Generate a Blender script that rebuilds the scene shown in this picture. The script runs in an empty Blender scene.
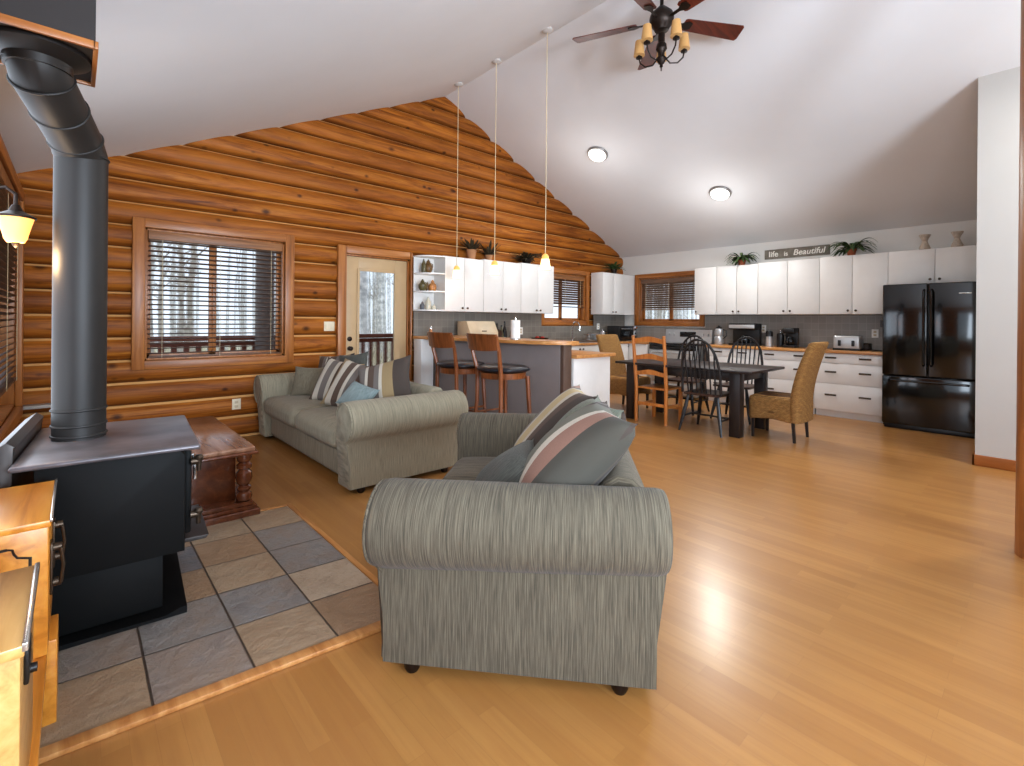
import bpy, bmesh, math, random
from math import sin, cos, pi, radians, sqrt
from mathutils import Vector, Matrix, Euler
random.seed(7)
S = bpy.context.scene
COL = S.collection

# ------------------------------------------------------------------ materials
def srgb(r, g, b):
    def f(c):
        c /= 255.0
        return c/12.92 if c <= .04045 else ((c+.055)/1.055)**2.4
    return (f(r), f(g), f(b), 1)

class NT:
    def __init__(self, name):
        self.m = bpy.data.materials.new(name); self.m.use_nodes = True
        self.t = self.m.node_tree
        self.b = self.t.nodes['Principled BSDF']
    def n(self, typ, **kw):
        nd = self.t.nodes.new(typ)
        for k, v in kw.items():
            if k.startswith('_'): setattr(nd, k[1:], v)
            else: nd.inputs[k.replace('__', ' ')].default_value = v
        return nd
    def l(self, a, b): self.t.links.new(a, b)
    def coord(self, scale=(1,1,1), rot=(0,0,0), loc=(0,0,0), kind='Object'):
        tc = self.n('ShaderNodeTexCoord'); mp = self.n('ShaderNodeMapping')
        mp.inputs['Scale'].default_value = scale; mp.inputs['Rotation'].default_value = rot; mp.inputs['Location'].default_value = loc
        self.l(tc.outputs[kind], mp.inputs['Vector']); return mp.outputs['Vector']
    def noise(self, vec, scale=5, detail=4, rough=.55, dist=0):
        nd = self.n('ShaderNodeTexNoise'); nd.inputs['Scale'].default_value = scale; nd.inputs['Detail'].default_value = detail
        nd.inputs['Roughness'].default_value = rough; nd.inputs['Distortion'].default_value = dist
        if vec is not None: self.l(vec, nd.inputs['Vector'])
        return nd.outputs['Fac']
    def ramp(self, fac, stops, interp='LINEAR'):
        nd = self.n('ShaderNodeValToRGB'); cr = nd.color_ramp; cr.interpolation = interp
        cr.elements.remove(cr.elements[-1]); cr.elements[0].position = stops[0][0]; cr.elements[0].color = stops[0][1]
        for (p, c) in stops[1:]:
            e = cr.elements.new(p); e.color = c
        self.l(fac, nd.inputs['Fac']); return nd.outputs['Color']
    def mix(self, fac, a, b, mode='MIX'):
        nd = self.n('ShaderNodeMix', _data_type='RGBA', _blend_type=mode)
        for s, v in ((nd.inputs[0], fac), (nd.inputs[6], a), (nd.inputs[7], b)):
            if hasattr(v, 'is_output'): self.l(v, s)
            else: s.default_value = v
        return nd.outputs[2]
    def math(self, op, a, b=0.0):
        nd = self.n('ShaderNodeMath', _operation=op)
        for s, v in ((nd.inputs[0], a), (nd.inputs[1], b)):
            if hasattr(v, 'is_output'): self.l(v, s)
            else: s.default_value = v
        return nd.outputs[0]
    def bump(self, h, strength=.3, dist=.01):
        nd = self.n('ShaderNodeBump'); nd.inputs['Strength'].default_value = strength; nd.inputs['Distance'].default_value = dist
        self.l(h, nd.inputs['Height']); self.l(nd.outputs['Normal'], self.b.inputs['Normal'])
    def col(self, c):
        if hasattr(c, 'is_output'): self.l(c, self.b.inputs['Base Color'])
        else: self.b.inputs['Base Color'].default_value = c
    def set(self, **kw):
        for k, v in kw.items(): self.b.inputs[k.replace('_', ' ')].default_value = v

def plain(name, c, rough=.5, metal=0, var=.06, nscale=8, **kw):
    t = NT(name); f = t.noise(t.coord(), nscale, 3)
    d = tuple(x*(1-var*2) for x in c[:3])+(1,); e = tuple(min(1, x*(1+var)) for x in c[:3])+(1,)
    t.col(t.ramp(f, [(.3, d), (.7, e)])); t.set(Roughness=rough, Metallic=metal, **kw); return t.m

def wood(name, dark, mid, light, axis='x', rough=.4, grain=14, coat=0.0, bump=.08):
    t = NT(name)
    sc = {'x': (.9, grain, grain), 'y': (grain, .9, grain), 'z': (grain, grain, .9)}[axis]
    v = t.coord(sc); f = t.noise(v, 1.6, 6, .6, .6)
    c = t.ramp(f, [(.3, dark), (.5, mid), (.72, light)])
    f2 = t.noise(t.coord((1.5, 1.5, 1.5)), 1.5, 2)
    c = t.mix(t.math('MULTIPLY', f2, .35), c, dark)
    t.col(c); t.set(Roughness=rough, Coat_Weight=coat, Coat_Roughness=.15); t.bump(f, bump, .004); return t.m

def log_mat(name, axis):
    t = NT(name)
    sc = (.5, 8, 8) if axis == 'x' else (8, .5, 8)
    f = t.noise(t.coord(sc), 1.6, 8, .68, 1.6)
    c = t.ramp(f, [(.30, srgb(82, 40, 6)), (.42, srgb(132, 73, 16)), (.54, srgb(166, 99, 26)), (.72, srgb(192, 127, 44))])
    fine = t.noise(t.coord(tuple(x*5 for x in sc)), 2, 4, .6, .5)
    c = t.mix(t.math('MULTIPLY', t.ramp(fine, [(.45, (0,0,0,1)), (.7, (1,1,1,1))]), .4), c, srgb(92, 48, 16))
    tc = t.n('ShaderNodeTexCoord'); sp = t.n('ShaderNodeSeparateXYZ'); t.l(tc.outputs['Object'], sp.inputs[0])
    zoff = .02 if axis == 'x' else -.09
    q = t.math('DIVIDE', t.math('SUBTRACT', sp.outputs['Z'], zoff), .2175)
    wn = t.n('ShaderNodeTexWhiteNoise', _noise_dimensions='1D'); t.l(t.math('FLOOR', q), wn.inputs['W'])
    c = t.mix(t.math('MULTIPLY', wn.outputs['Value'], .45), c, srgb(104, 56, 20))
    fb = t.noise(t.coord((.7, .7, 3)), 1.3, 3)
    c = t.mix(t.math('MULTIPLY', t.ramp(fb, [(.45, (0,0,0,1)), (.7, (1,1,1,1))]), .35), c, srgb(190, 118, 44))
    for sz, scl in ((.10, 2.2), (.13, 4.4)):
        vo = t.n('ShaderNodeTexVoronoi'); vo.inputs['Scale'].default_value = scl; vo.inputs['Randomness'].default_value = 1
        t.l(t.coord((.75, .75, 1.15)), vo.inputs['Vector'])
        kn = t.ramp(vo.outputs['Distance'], [(sz*.35, (1,1,1,1)), (sz, (0,0,0,1))])
        c = t.mix(t.math('MULTIPLY', kn, .85), c, srgb(52, 22, 7))
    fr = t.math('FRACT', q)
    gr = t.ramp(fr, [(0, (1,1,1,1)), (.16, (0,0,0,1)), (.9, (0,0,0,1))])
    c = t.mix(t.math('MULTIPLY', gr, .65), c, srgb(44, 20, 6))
    top_hl = t.ramp(fr, [(.885, (0,0,0,1)), (.93, (1,1,1,1)), (.985, (1,1,1,1)), (1, (0,0,0,1))])
    c = t.mix(t.math('MULTIPLY', top_hl, .9), c, srgb(240, 190, 124))  # painted highlight along the top edge of each log
    t.col(c); t.set(Roughness=.5); t.b.inputs['Specular IOR Level'].default_value = .22; t.bump(t.math('ADD', f, fine), .25, .006); return t.m

def fabric(name, c1, c2, axis='z', rough=.95):
    t = NT(name)
    sc = {'z': (260, 260, 7), 'x': (8, 380, 8), 'y': (280, 7, 7)}[axis]
    f = t.noise(t.coord(sc), 1, 4, .6); g = t.noise(t.coord((420, 420, 420)), 1, 1)
    c = t.ramp(f, [(.28, tuple(x*.55 for x in c1[:3])+(1,)), (.42, c1), (.66, c2)])
    c = t.mix(t.math('MULTIPLY', g, .2), c, tuple(x*.55 for x in c1[:3])+(1,))
    t.col(c); t.set(Roughness=rough, Sheen_Weight=.08, Sheen_Roughness=.5); t.bump(f, .35, .003); return t.m

def striped(name, stops, scale=1.0, rough=.92, back=None):
    # stripes across the cushion's own X axis
    t = NT(name); tc = t.n('ShaderNodeTexCoord'); sp = t.n('ShaderNodeSeparateXYZ'); t.l(tc.outputs['Object'], sp.inputs[0])
    u = t.math('ADD', t.math('MULTIPLY', sp.outputs['X'], scale/.52), .5)
    c = t.ramp(u, stops, 'CONSTANT')
    if back:
        k = t.math('GREATER_THAN', t.math('ADD', sp.outputs['Y'], t.math('MULTIPLY', sp.outputs['X'], -.12)), .03)
        w = t.math('FRACT', t.math('MULTIPLY', u, 9.0)); c2 = t.ramp(w, [(0, back[0]), (.45, back[1]), (.6, back[2])], 'CONSTANT'); c = t.mix(k, c, c2)
    g = t.noise(t.coord((200, 200, 200)), 1, 2)
    c = t.mix(t.math('MULTIPLY', g, .35), c, srgb(70, 62, 52))
    t.col(c); t.set(Roughness=rough, Sheen_Weight=.05); t.bump(g, .25, .002); return t.m

def glow(name, c, strength, base=None):
    t = NT(name); t.col(base or c); t.set(Roughness=.4, Emission_Color=c, Emission_Strength=strength); return t.m

MAT = {}
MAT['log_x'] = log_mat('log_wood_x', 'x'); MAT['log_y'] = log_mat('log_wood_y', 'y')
MAT['trim'] = wood('honey_trim', srgb(120, 70, 26), srgb(162, 101, 44), srgb(188, 126, 62), 'z', .38)
MAT['trim_x'] = wood('honey_trim_x', srgb(120, 70, 26), srgb(162, 101, 44), srgb(188, 126, 62), 'x', .38)
MAT['trim_y'] = wood('honey_trim_y', srgb(120, 70, 26), srgb(162, 101, 44), srgb(188, 126, 62), 'y', .38)
MAT['oak'] = wood('oak', srgb(158, 92, 34), srgb(196, 124, 54), srgb(214, 146, 74), 'z', .35)
MAT['butcher'] = wood('butcher_block', srgb(166, 108, 54), srgb(200, 145, 84), srgb(220, 170, 110), 'y', .3)
MAT['stoolwood'] = wood('stool_wood', srgb(84, 44, 18), srgb(128, 72, 34), srgb(160, 98, 52), 'z', .28)
MAT['redwood'] = wood('red_mahogany', srgb(78, 38, 18), srgb(96, 50, 25), srgb(118, 66, 35), 'y', .22, coat=.5)
MAT['blade'] = wood('fan_blade', srgb(60, 20, 10), srgb(96, 36, 18), srgb(124, 52, 26), 'x', .4)
MAT['boxwood'] = wood('orange_pine', srgb(186, 116, 34), srgb(220, 150, 54), srgb(234, 174, 78), 'y', .3)
MAT['palewood'] = wood('pale_pine', srgb(176, 128, 66), srgb(206, 162, 96), srgb(222, 184, 122), 'y', .3)
MAT['ceil'] = plain('ceiling_paint', srgb(219, 218, 219), .9, var=.012, nscale=1.5)
MAT['wall'] = plain('wall_paint', srgb(216, 213, 208), .85, var=.012, nscale=2)
MAT['wall_shade'] = plain('wall_paint_shaded', srgb(192, 189, 184), .85, var=.012, nscale=2)  # same wall paint in a darker copy: shade put into the colour
MAT['white'] = plain('cabinet_white', srgb(226, 223, 219), .35, var=.012)
MAT['barpaint'] = plain('bar_paint', srgb(142, 134, 132), .55, var=.04, nscale=3)
MAT['darkpanel'] = plain('dark_panel', srgb(92, 72, 60), .5)
MAT['bronze'] = plain('dark_bronze', srgb(46, 36, 30), .4, .7)
MAT['knob'] = plain('pewter', srgb(84, 72, 60), .35, .8)
MAT['black'] = plain('black_paint', srgb(24, 22, 22), .35)
MAT['stove'] = plain('stove_black', srgb(14, 14, 14), .6, 0, var=.1, Specular_IOR_Level=.2)
MAT['stovetop'] = plain('stove_top', srgb(118, 114, 118), .34, .35, var=.22, nscale=5)
MAT['steelgrey'] = plain('shield_grey', srgb(78, 74, 72), .4, .6)
MAT['pipe'] = plain('flue_grey', srgb(42, 39, 37), .5, .25, var=.06, nscale=3)
MAT['flange'] = plain('flue_collar', srgb(38, 34, 31), .4, .3)
MAT['boxdark'] = plain('box_dark', srgb(40, 34, 32), .7)
MAT['fridge'] = plain('fridge_black', srgb(10, 10, 11), .12, var=.02, Coat_Weight=.6, Coat_Roughness=.06)
MAT['steel'] = plain('stainless', srgb(196, 196, 196), .32, .55, var=.03)
MAT['chrome'] = plain('chrome', srgb(205, 205, 205), .12, 1, var=.02)
MAT['darkglass'] = plain('dark_glass', srgb(18, 18, 20), .08)
MAT['leather'] = plain('black_leather', srgb(30, 31, 38), .3, var=.08, nscale=20)
MAT['dining'] = wood('espresso', srgb(26, 19, 17), srgb(44, 33, 30), srgb(64, 50, 45), 'y', .3)
MAT['diningleg'] = wood('espresso_leg', srgb(24, 18, 16), srgb(38, 29, 27), srgb(50, 39, 36), 'z', .35)
MAT['windsor'] = plain('windsor_black', srgb(28, 24, 24), .35)
MAT['winseat'] = wood('windsor_seat', srgb(44, 26, 18), srgb(66, 42, 30), srgb(88, 60, 44), 'y', .3)
MAT['terra'] = plain('terracotta', srgb(150, 82, 48), .8)
MAT['pottan'] = plain('pot_tan', srgb(176, 128, 88), .8)
MAT['leaf'] = plain('fern_leaf', srgb(66, 88, 44), .6, var=.3, nscale=30)
MAT['dryleaf'] = plain('dark_leaf', srgb(66, 56, 34), .7, var=.3, nscale=30)
MAT['vase'] = plain('vase_stone', srgb(186, 172, 156), .7, var=.12, nscale=30)
MAT['sign'] = plain('sign_board', srgb(122, 114, 102), .8, var=.15, nscale=12)
MAT['signtext'] = plain('sign_text', srgb(232, 228, 218), .7)
MAT['paper'] = plain('paper_white', srgb(238, 236, 230), .9)
MAT['beige'] = plain('beige_enamel', srgb(196, 178, 148), .4)
MAT['plate'] = plain('plate_ivory', srgb(222, 208, 180), .5)
MAT['doorpaint'] = plain('door_beige', srgb(184, 156, 116), .45, var=.02)
MAT['blind'] = wood('blind_wood', srgb(70, 46, 30), srgb(102, 70, 46), srgb(128, 92, 62), 'x', .5)
MAT['valance'] = wood('valance_wood', srgb(104, 66, 34), srgb(144, 96, 54), srgb(170, 120, 72), 'x', .45)
MAT['blind_d'] = wood('blind_dark', srgb(92, 68, 52), srgb(120, 92, 72), srgb(146, 116, 92), 'y', .5)
MAT['cord'] = plain('cord_cream', srgb(214, 196, 160), .7)
MAT['deck'] = wood('deck_boards', srgb(120, 112, 104), srgb(160, 154, 146), srgb(190, 186, 180), 'x', .8)
MAT['rail'] = wood('rail_red', srgb(78, 40, 28), srgb(108, 60, 42), srgb(130, 80, 58), 'x', .7)
MAT['bark'] = plain('bark', srgb(190, 178, 162), .9, var=.3, nscale=6)
MAT['barkb'] = plain('bark_pale', srgb(226, 220, 210), .9, var=.3, nscale=6)
MAT['litter'] = plain('leaf_litter', srgb(226, 210, 176), .95, var=.35, nscale=3)
MAT['greypost'] = plain('porch_post', srgb(110, 100, 92), .8)
MAT['amber'] = glow('amber_shade', srgb(222, 170, 104), .12, srgb(190, 148, 92))
MAT['lampwarm'] = glow('lamp_warm', srgb(255, 216, 150), 2.6, srgb(250, 220, 170))
MAT['lampsconce'] = glow('sconce_glass', srgb(255, 176, 84), 1.1, srgb(240, 180, 100))
MAT['lampwhite'] = glow('lamp_white', srgb(255, 246, 232), 2.0, srgb(250, 248, 240))
MAT['ptop'] = glow('pendant_neck', srgb(226, 170, 84), .9, srgb(200, 150, 80))
MAT['rimmetal'] = plain('brushed_rim', srgb(150, 146, 142), .35, .6)
MAT['canopywhite'] = plain('canopy', srgb(196, 190, 184), .5)
MAT['baseb'] = wood('baseboard', srgb(120, 66, 24), srgb(160, 96, 40), srgb(184, 118, 58), 'y', .4)
MAT['jar_green'] = plain('jar_olive', srgb(92, 84, 50), .35, var=.3, nscale=40)
MAT['jar_brown'] = plain('jar_brown', srgb(112, 82, 44), .35, var=.35, nscale=40)
MAT['jar_orange'] = plain('jar_orange', srgb(184, 128, 72), .4, var=.3, nscale=40)
MAT['jar_white'] = plain('jar_cream', srgb(206, 200, 180), .4, var=.1, nscale=40)
MAT['grey_item'] = plain('grey_plastic', srgb(96, 98, 102), .5)
MAT['silverline'] = plain('edge_silver', srgb(210, 206, 198), .22, .8)
MAT['inlay'] = plain('inlay_black', srgb(34, 24, 16), .5)
MAT['grey_ledge'] = plain('grey_ledge', srgb(176, 170, 162), .6)
MAT['tabletop'] = wood('table_top_reflect', srgb(110, 74, 52), srgb(142, 104, 80), srgb(168, 130, 104), 'y', .18, coat=.5)  # paled top: the window's reflection is put into the colour
MAT['galv'] = plain('galvanised', srgb(120, 108, 96), .5, .5)
MAT['redcloth'] = plain('red_cloth', srgb(150, 40, 28), .9)

t = NT('clear_glass'); t.col((1,1,1,1)); t.set(Roughness=.0, Transmission_Weight=1, IOR=1.02, Alpha=.25); MAT['glass'] = t.m
t = NT('jug_glass'); t.col(srgb(220,225,225)); t.set(Roughness=.05, Transmission_Weight=.8, IOR=1.3); MAT['jug'] = t.m

FA = fabric('sofa_near', srgb(84, 76, 62), srgb(122, 112, 93), 'y'); MAT['sofaA'] = FA
MAT['sofaA_arm'] = fabric('sofa_near_arm', srgb(82, 75, 62), srgb(120, 111, 93), 'x')
MAT['sofaB_arm'] = fabric('sofa_far_arm', srgb(134, 126, 106), srgb(164, 156, 134), 'x')
MAT['sofaB'] = fabric('sofa_far', srgb(134, 126, 106), srgb(164, 156, 134), 'y')
MAT['pl_taupe'] = fabric('pillow_taupe', srgb(110, 102, 84), srgb(134, 124, 104))
MAT['pl_dark'] = fabric('pillow_dark', srgb(74, 74, 68), srgb(98, 98, 90))
MAT['pl_sage'] = fabric('pillow_sage', srgb(108, 112, 98), srgb(134, 138, 122))
MAT['pl_blue'] = fabric('pillow_blue', srgb(118, 132, 132), srgb(150, 162, 160))
br, tn, cr, gy, dk, pk, yl, sg = (srgb(92,74,62), srgb(158,136,98), srgb(206,198,182), srgb(118,110,104), srgb(68,58,52), srgb(176,134,118), srgb(202,182,136), srgb(112,112,98))
MAT['st1'] = striped('stripe_brown', [(0, tn), (.12, br), (.25, gy), (.33, cr), (.42, br), (.58, gy), (.66, cr), (.76, tn), (.86, dk)])
MAT['st2'] = striped('stripe_light', [(0, br), (.15, cr), (.28, gy), (.42, cr), (.5, br), (.64, dk), (.72, tn)])
MAT['st6'] = striped('stripe_wide', [(0, tn), (.12, cr), (.26, br), (.40, cr), (.47, gy), (.60, br), (.70, sg), (.78, tn)])
MAT['st3'] = striped('stripe_mix', [(0, gy), (.18, cr), (.24, br), (.36, gy), (.46, cr), (.52, tn), (.72, dk)])
MAT['st4'] = striped('stripe_pink', [(0, dk), (.10, gy), (.16, dk), (.24, gy), (.28, sg), (.56, cr), (.64, srgb(152,116,100)), (.80, srgb(72,69,61)), (.97, dk)], back=(srgb(84,76,66), srgb(112,104,92), srgb(66,58,56)))
MAT['st5'] = striped('stripe_yellow', [(0, cr), (.1, pk), (.2, gy), (.3, cr), (.36, yl), (.6, cr), (.68, br), (.8, dk)])

# slate tiles
t = NT('slate_tiles'); tc = t.n('ShaderNodeTexCoord'); sp = t.n('ShaderNodeSeparateXYZ'); t.l(tc.outputs['Object'], sp.inputs[0])
ux = t.math('DIVIDE', t.math('SUBTRACT', sp.outputs['X'], .2), .3); uy = t.math('DIVIDE', t.math('SUBTRACT', t.math('ADD', sp.outputs['Y'], t.math('MULTIPLY', t.math('SUBTRACT', sp.outputs['X'], .4), .10)), 1.95), .32)
cb = t.n('ShaderNodeCombineXYZ'); t.l(t.math('FLOOR', ux), cb.inputs[0]); t.l(t.math('FLOOR', uy), cb.inputs[1]); cb.inputs[2].default_value = 3.7
wn = t.n('ShaderNodeTexWhiteNoise', _noise_dimensions='3D'); t.l(cb.outputs[0], wn.inputs['Vector'])
base = t.ramp(wn.outputs['Value'], [(0, srgb(138, 134, 130)), (.22, srgb(168, 146, 120)), (.42, srgb(150, 138, 128)), (.6, srgb(190, 172, 148)), (.74, srgb(158, 130, 102)), (.88, srgb(118, 116, 118))], 'CONSTANT')
nf = t.noise(t.coord((1,1,1)), 6, 9, .7, .3)
base = t.mix(t.math('MULTIPLY', t.ramp(nf, [(.42, (0,0,0,1)), (.7, (1,1,1,1))]), .5), base, srgb(142, 114, 84))
base = t.mix(t.math('MULTIPLY', t.ramp(nf, [(.3, (1,1,1,1)), (.45, (0,0,0,1))]), .4), base, srgb(70, 64, 60))
def edge(u):
    f = t.math('FRACT', u); return t.math('MINIMUM', f, t.math('SUBTRACT', 1.0, f))
ed = t.math('MINIMUM', edge(ux), edge(uy))
gm = t.ramp(ed, [(.008, (1,1,1,1)), (.013, (0,0,0,1))])
t.col(t.mix(gm, base, srgb(78, 66, 56))); t.set(Roughness=.36)
hh = t.math('SUBTRACT', t.noise(t.coord((1,1,1)), 11, 9, .68, .2), t.math('MULTIPLY', gm, .6)); t.bump(hh, .9, .02); MAT['slate'] = t.m

# laminate floor, strips along Y
t = NT('laminate_floor'); v = t.coord((1,1,1), (0, 0, radians(90)))
bk = t.n('ShaderNodeTexBrick', _offset=.37, _offset_frequency=2, _squash=1.0)
bk.inputs['Color1'].default_value = srgb(174, 126, 66); bk.inputs['Color2'].default_value = srgb(158, 109, 53); bk.inputs['Mortar'].default_value = srgb(154, 108, 56)
bk.inputs['Scale'].default_value = 1; bk.inputs['Mortar Size'].default_value = .0007; bk.inputs['Brick Width'].default_value = .62; bk.inputs['Row Height'].default_value = .066; bk.inputs['Bias'].default_value = -.1
t.l(v, bk.inputs['Vector'])
gr = t.noise(t.coord((26, 1.3, 1)), 1.2, 6, .6, .5)
c = t.mix(t.math('MULTIPLY', t.ramp(gr, [(.4, (0,0,0,1)), (.7, (1,1,1,1))]), .5), bk.outputs['Color'], srgb(150, 98, 48))
bl = t.noise(t.coord((1.2, .8, 1)), 1.1, 3)
c = t.mix(t.math('MULTIPLY', bl, .22), c, srgb(214, 166, 108))
t.col(c); t.set(Roughness=.24, Coat_Weight=.15, Coat_Roughness=.2)
t.l(t.math('ADD', t.math('MULTIPLY', gr, .12), .25), t.b.inputs['Roughness']); t.bump(gr, .04, .002); MAT['floor'] = t.m

# grey backsplash tiles
def tilemat(name, axis):
    t = NT(name)
    rot = (radians(90), 0, 0) if axis == 'x' else (radians(90), 0, radians(90))
    tc = t.n('ShaderNodeTexCoord'); sp = t.n('ShaderNodeSeparateXYZ'); t.l(tc.outputs['Object'], sp.inputs[0])
    cb = t.n('ShaderNodeCombineXYZ'); t.l(sp.outputs['X' if axis == 'x' else 'Y'], cb.inputs[0]); t.l(sp.outputs['Z'], cb.inputs[1])
    bk = t.n('ShaderNodeTexBrick', _offset=0.0, _offset_frequency=2)
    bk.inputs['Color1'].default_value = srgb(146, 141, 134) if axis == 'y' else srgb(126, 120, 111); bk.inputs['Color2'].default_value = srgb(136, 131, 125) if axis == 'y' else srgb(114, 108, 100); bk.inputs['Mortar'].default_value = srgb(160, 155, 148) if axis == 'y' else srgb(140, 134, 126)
    bk.inputs['Scale'].default_value = 1; bk.inputs['Mortar Size'].default_value = .0025; bk.inputs['Brick Width'].default_value = .1; bk.inputs['Row Height'].default_value = .1
    t.l(cb.outputs[0], bk.inputs['Vector']); t.col(bk.outputs['Color']); t.set(Roughness=.35); return t.m
MAT['tile_x'] = tilemat('splash_x', 'x'); MAT['tile_y'] = tilemat('splash_y', 'y')

# woven seagrass
t = NT('seagrass'); v = t.coord((1,1,1))
w1 = t.n('ShaderNodeTexWave', _wave_type='BANDS', _bands_direction='Z'); w1.inputs['Scale'].default_value = 24; w1.inputs['Distortion'].default_value = 1.6; w1.inputs['Detail'].default_value = 3; w1.inputs['Detail Scale'].default_value = 3
t.l(v, w1.inputs['Vector']); nz = t.noise(t.coord((32, 32, 60)), 1, 4)
c = t.ramp(w1.outputs['Fac'], [(.1, srgb(96, 62, 24)), (.5, srgb(166, 118, 56)), (.9, srgb(200, 154, 86))])
c = t.mix(t.math('MULTIPLY', t.ramp(nz, [(.4, (0,0,0,1)), (.7, (1,1,1,1))]), .5), c, srgb(104, 72, 36))
t.col(c); t.set(Roughness=.85); t.bump(t.math('ADD', w1.outputs['Fac'], nz), .7, .012); MAT['wicker'] = t.m

# ------------------------------------------------------------------ mesh tools
class MB:
    def __init__(s): s.bm = bmesh.new()
    def box(s, x0, x1, y0, y1, z0, z1, bev=0, seg=2, mat=None):
        r = bmesh.ops.create_cube(s.bm, size=1)
        vs = r['verts']
        for v in vs:
            v.co = Vector((x0+(v.co.x+.5)*(x1-x0), y0+(v.co.y+.5)*(y1-y0), z0+(v.co.z+.5)*(z1-z0)))
        if bev:
            bev = min(bev, .49*min(abs(x1-x0), abs(y1-y0), abs(z1-z0)))
            es = list({e for v in vs for e in v.link_edges})
            rr = bmesh.ops.bevel(s.bm, geom=es, offset=bev, segments=seg, affect='EDGES', profile=.5)
            vs = rr['verts']
        if mat is not None:
            for v in set(vs): v.co = mat @ v.co
        return s
    def cyl(s, p0, p1, r0, r1=None, seg=16, cap=True):
        r1 = r0 if r1 is None else r1
        p0, p1 = Vector(p0), Vector(p1); d = (p1-p0)
        q = d.to_track_quat('Z', 'Y').to_matrix()
        A = []; B = []
        for i in range(seg):
            a = 2*pi*i/seg; o = q @ Vector((cos(a), sin(a), 0))
            A.append(s.bm.verts.new(p0+o*r0)); B.append(s.bm.verts.new(p1+o*r1))
        for i in range(seg):
            j = (i+1) % seg; s.bm.faces.new((A[i], A[j], B[j], B[i]))
        if cap:
            s.bm.faces.new(A[::-1]); s.bm.faces.new(B)
        return s
    def lathe(s, prof, c=(0,0,0), seg=24, sy=1.0):
        rings = []
        for (r, z) in prof:
            if r <= 1e-5: rings.append([s.bm.verts.new((c[0], c[1], c[2]+z))])
            else: rings.append([s.bm.verts.new((c[0]+r*cos(2*pi*i/seg), c[1]+sy*r*sin(2*pi*i/seg), c[2]+z)) for i in range(seg)])
        for a, b in zip(rings, rings[1:]):
            for i in range(seg):
                j = (i+1) % seg
                if len(a) == 1 and len(b) == 1: break
                if len(a) == 1: s.bm.faces.new((a[0], b[j], b[i]))
                elif len(b) == 1: s.bm.faces.new((a[i], a[j], b[0]))
                else: s.bm.faces.new((a[i], a[j], b[j], b[i]))
        if len(rings[0]) > 1: s.bm.faces.new(rings[0][::-1])
        if len(rings[-1]) > 1: s.bm.faces.new(rings[-1])
        return s
    def tube(s, pts, r, seg=8, closed=False):
        pts = [Vector(p) for p in pts]; n = len(pts); rings = []
        up = Vector((0, 0, 1)); last = None
        for i, p in enumerate(pts):
            a = pts[max(i-1, 0)]; b = pts[min(i+1, n-1)]
            if closed: a = pts[(i-1) % n]; b = pts[(i+1) % n]
            d = (b-a).normalized()
            if last is None:
                x = d.orthogonal().normalized()
            else:
                x = (last - d*last.dot(d)).normalized()
            last = x; y = d.cross(x)
            rr = r[i] if isinstance(r, (list, tuple)) else r
            rings.append([s.bm.verts.new(p+(x*cos(2*pi*k/seg)+y*sin(2*pi*k/seg))*rr) for k in range(seg)])
        m = n if closed else n-1
        for i in range(m):
            A, B = rings[i], rings[(i+1) % n]
            for k in range(seg):
                j = (k+1) % seg; s.bm.faces.new((A[k], A[j], B[j], B[k]))
        if not closed:
            s.bm.faces.new(rings[0][::-1]); s.bm.faces.new(rings[-1])
        return s
    def prism(s, poly, a0, a1, axis='z', bev=0):
        def mk(p, a):
            return {'z': (p[0], p[1], a), 'y': (p[0], a, p[1]), 'x': (a, p[0], p[1])}[axis]
        A = [s.bm.verts.new(mk(p, a0)) for p in poly]; B = [s.bm.verts.new(mk(p, a1)) for p in poly]
        n = len(poly); fs = []
        fs.append(s.bm.faces.new(A[::-1])); fs.append(s.bm.faces.new(B))
        for i in range(n):
            j = (i+1) % n; fs.append(s.bm.faces.new((A[i], A[j], B[j], B[i])))
        if bev:
            es = [e for f in fs[:2] for e in f.edges]
            bmesh.ops.bevel(s.bm, geom=list(set(es)), offset=bev, segments=2, affect='EDGES', profile=.5)
        return s
    def xf(s, m):
        bmesh.ops.transform(s.bm, matrix=m, verts=s.bm.verts[:]); return s
    def build(s, name, mat, parent=None, smooth=True, ang=35):
        bmesh.ops.recalc_face_normals(s.bm, faces=s.bm.faces[:])
        me = bpy.data.meshes.new(name); s.bm.to_mesh(me); s.bm.free()
        me.materials.append(MAT[mat] if isinstance(mat, str) else mat)
        if smooth:
            me.shade_smooth(); me.set_sharp_from_angle(angle=radians(ang))
        o = bpy.data.objects.new(name, me); COL.objects.link(o)
        if parent: o.parent = parent
        return o

def tag(o, label, cat, group=None):
    o['label'] = label; o['category'] = cat
    if group: o['group'] = group
    return o
def thing(name, label, cat, loc=(0,0,0), rz=0, group=None):
    o = bpy.data.objects.new(name, None); COL.objects.link(o); o.location = loc; o.rotation_euler = (0, 0, rz)
    o.empty_display_size = .1
    return tag(o, label, cat, group)
def struct(o): o['kind'] = 'structure'; return o
def dup(root, loc, rz=None, label=None, group=None):
    r = root.copy(); COL.objects.link(r); r.location = loc
    if rz is not None: r.rotation_euler = (0, 0, rz) if not isinstance(rz, tuple) else rz
    if label: r['label'] = label
    if group: r['group'] = group
    for ch in list(root.children):
        c = ch.copy(); COL.objects.link(c); c.parent = r
        for g in list(ch.children):
            d = g.copy(); COL.objects.link(d); d.parent = c
    return r

# ------------------------------------------------------------------ room dims
XL, XR, YB, YF = -.40, 8.4, 5.9, -3.2
RX, RZ = 3.97, 4.55
ZL, ZR = 2.50, 2.62
def ceil_z(x):
    return ZL+(RZ-ZL)*(x-XL)/(RX-XL) if x < RX else ZR+(RZ-ZR)*(XR-x)/(XR-RX)
WX, WY = 6.18, .42       # wall beside the fridge

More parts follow.
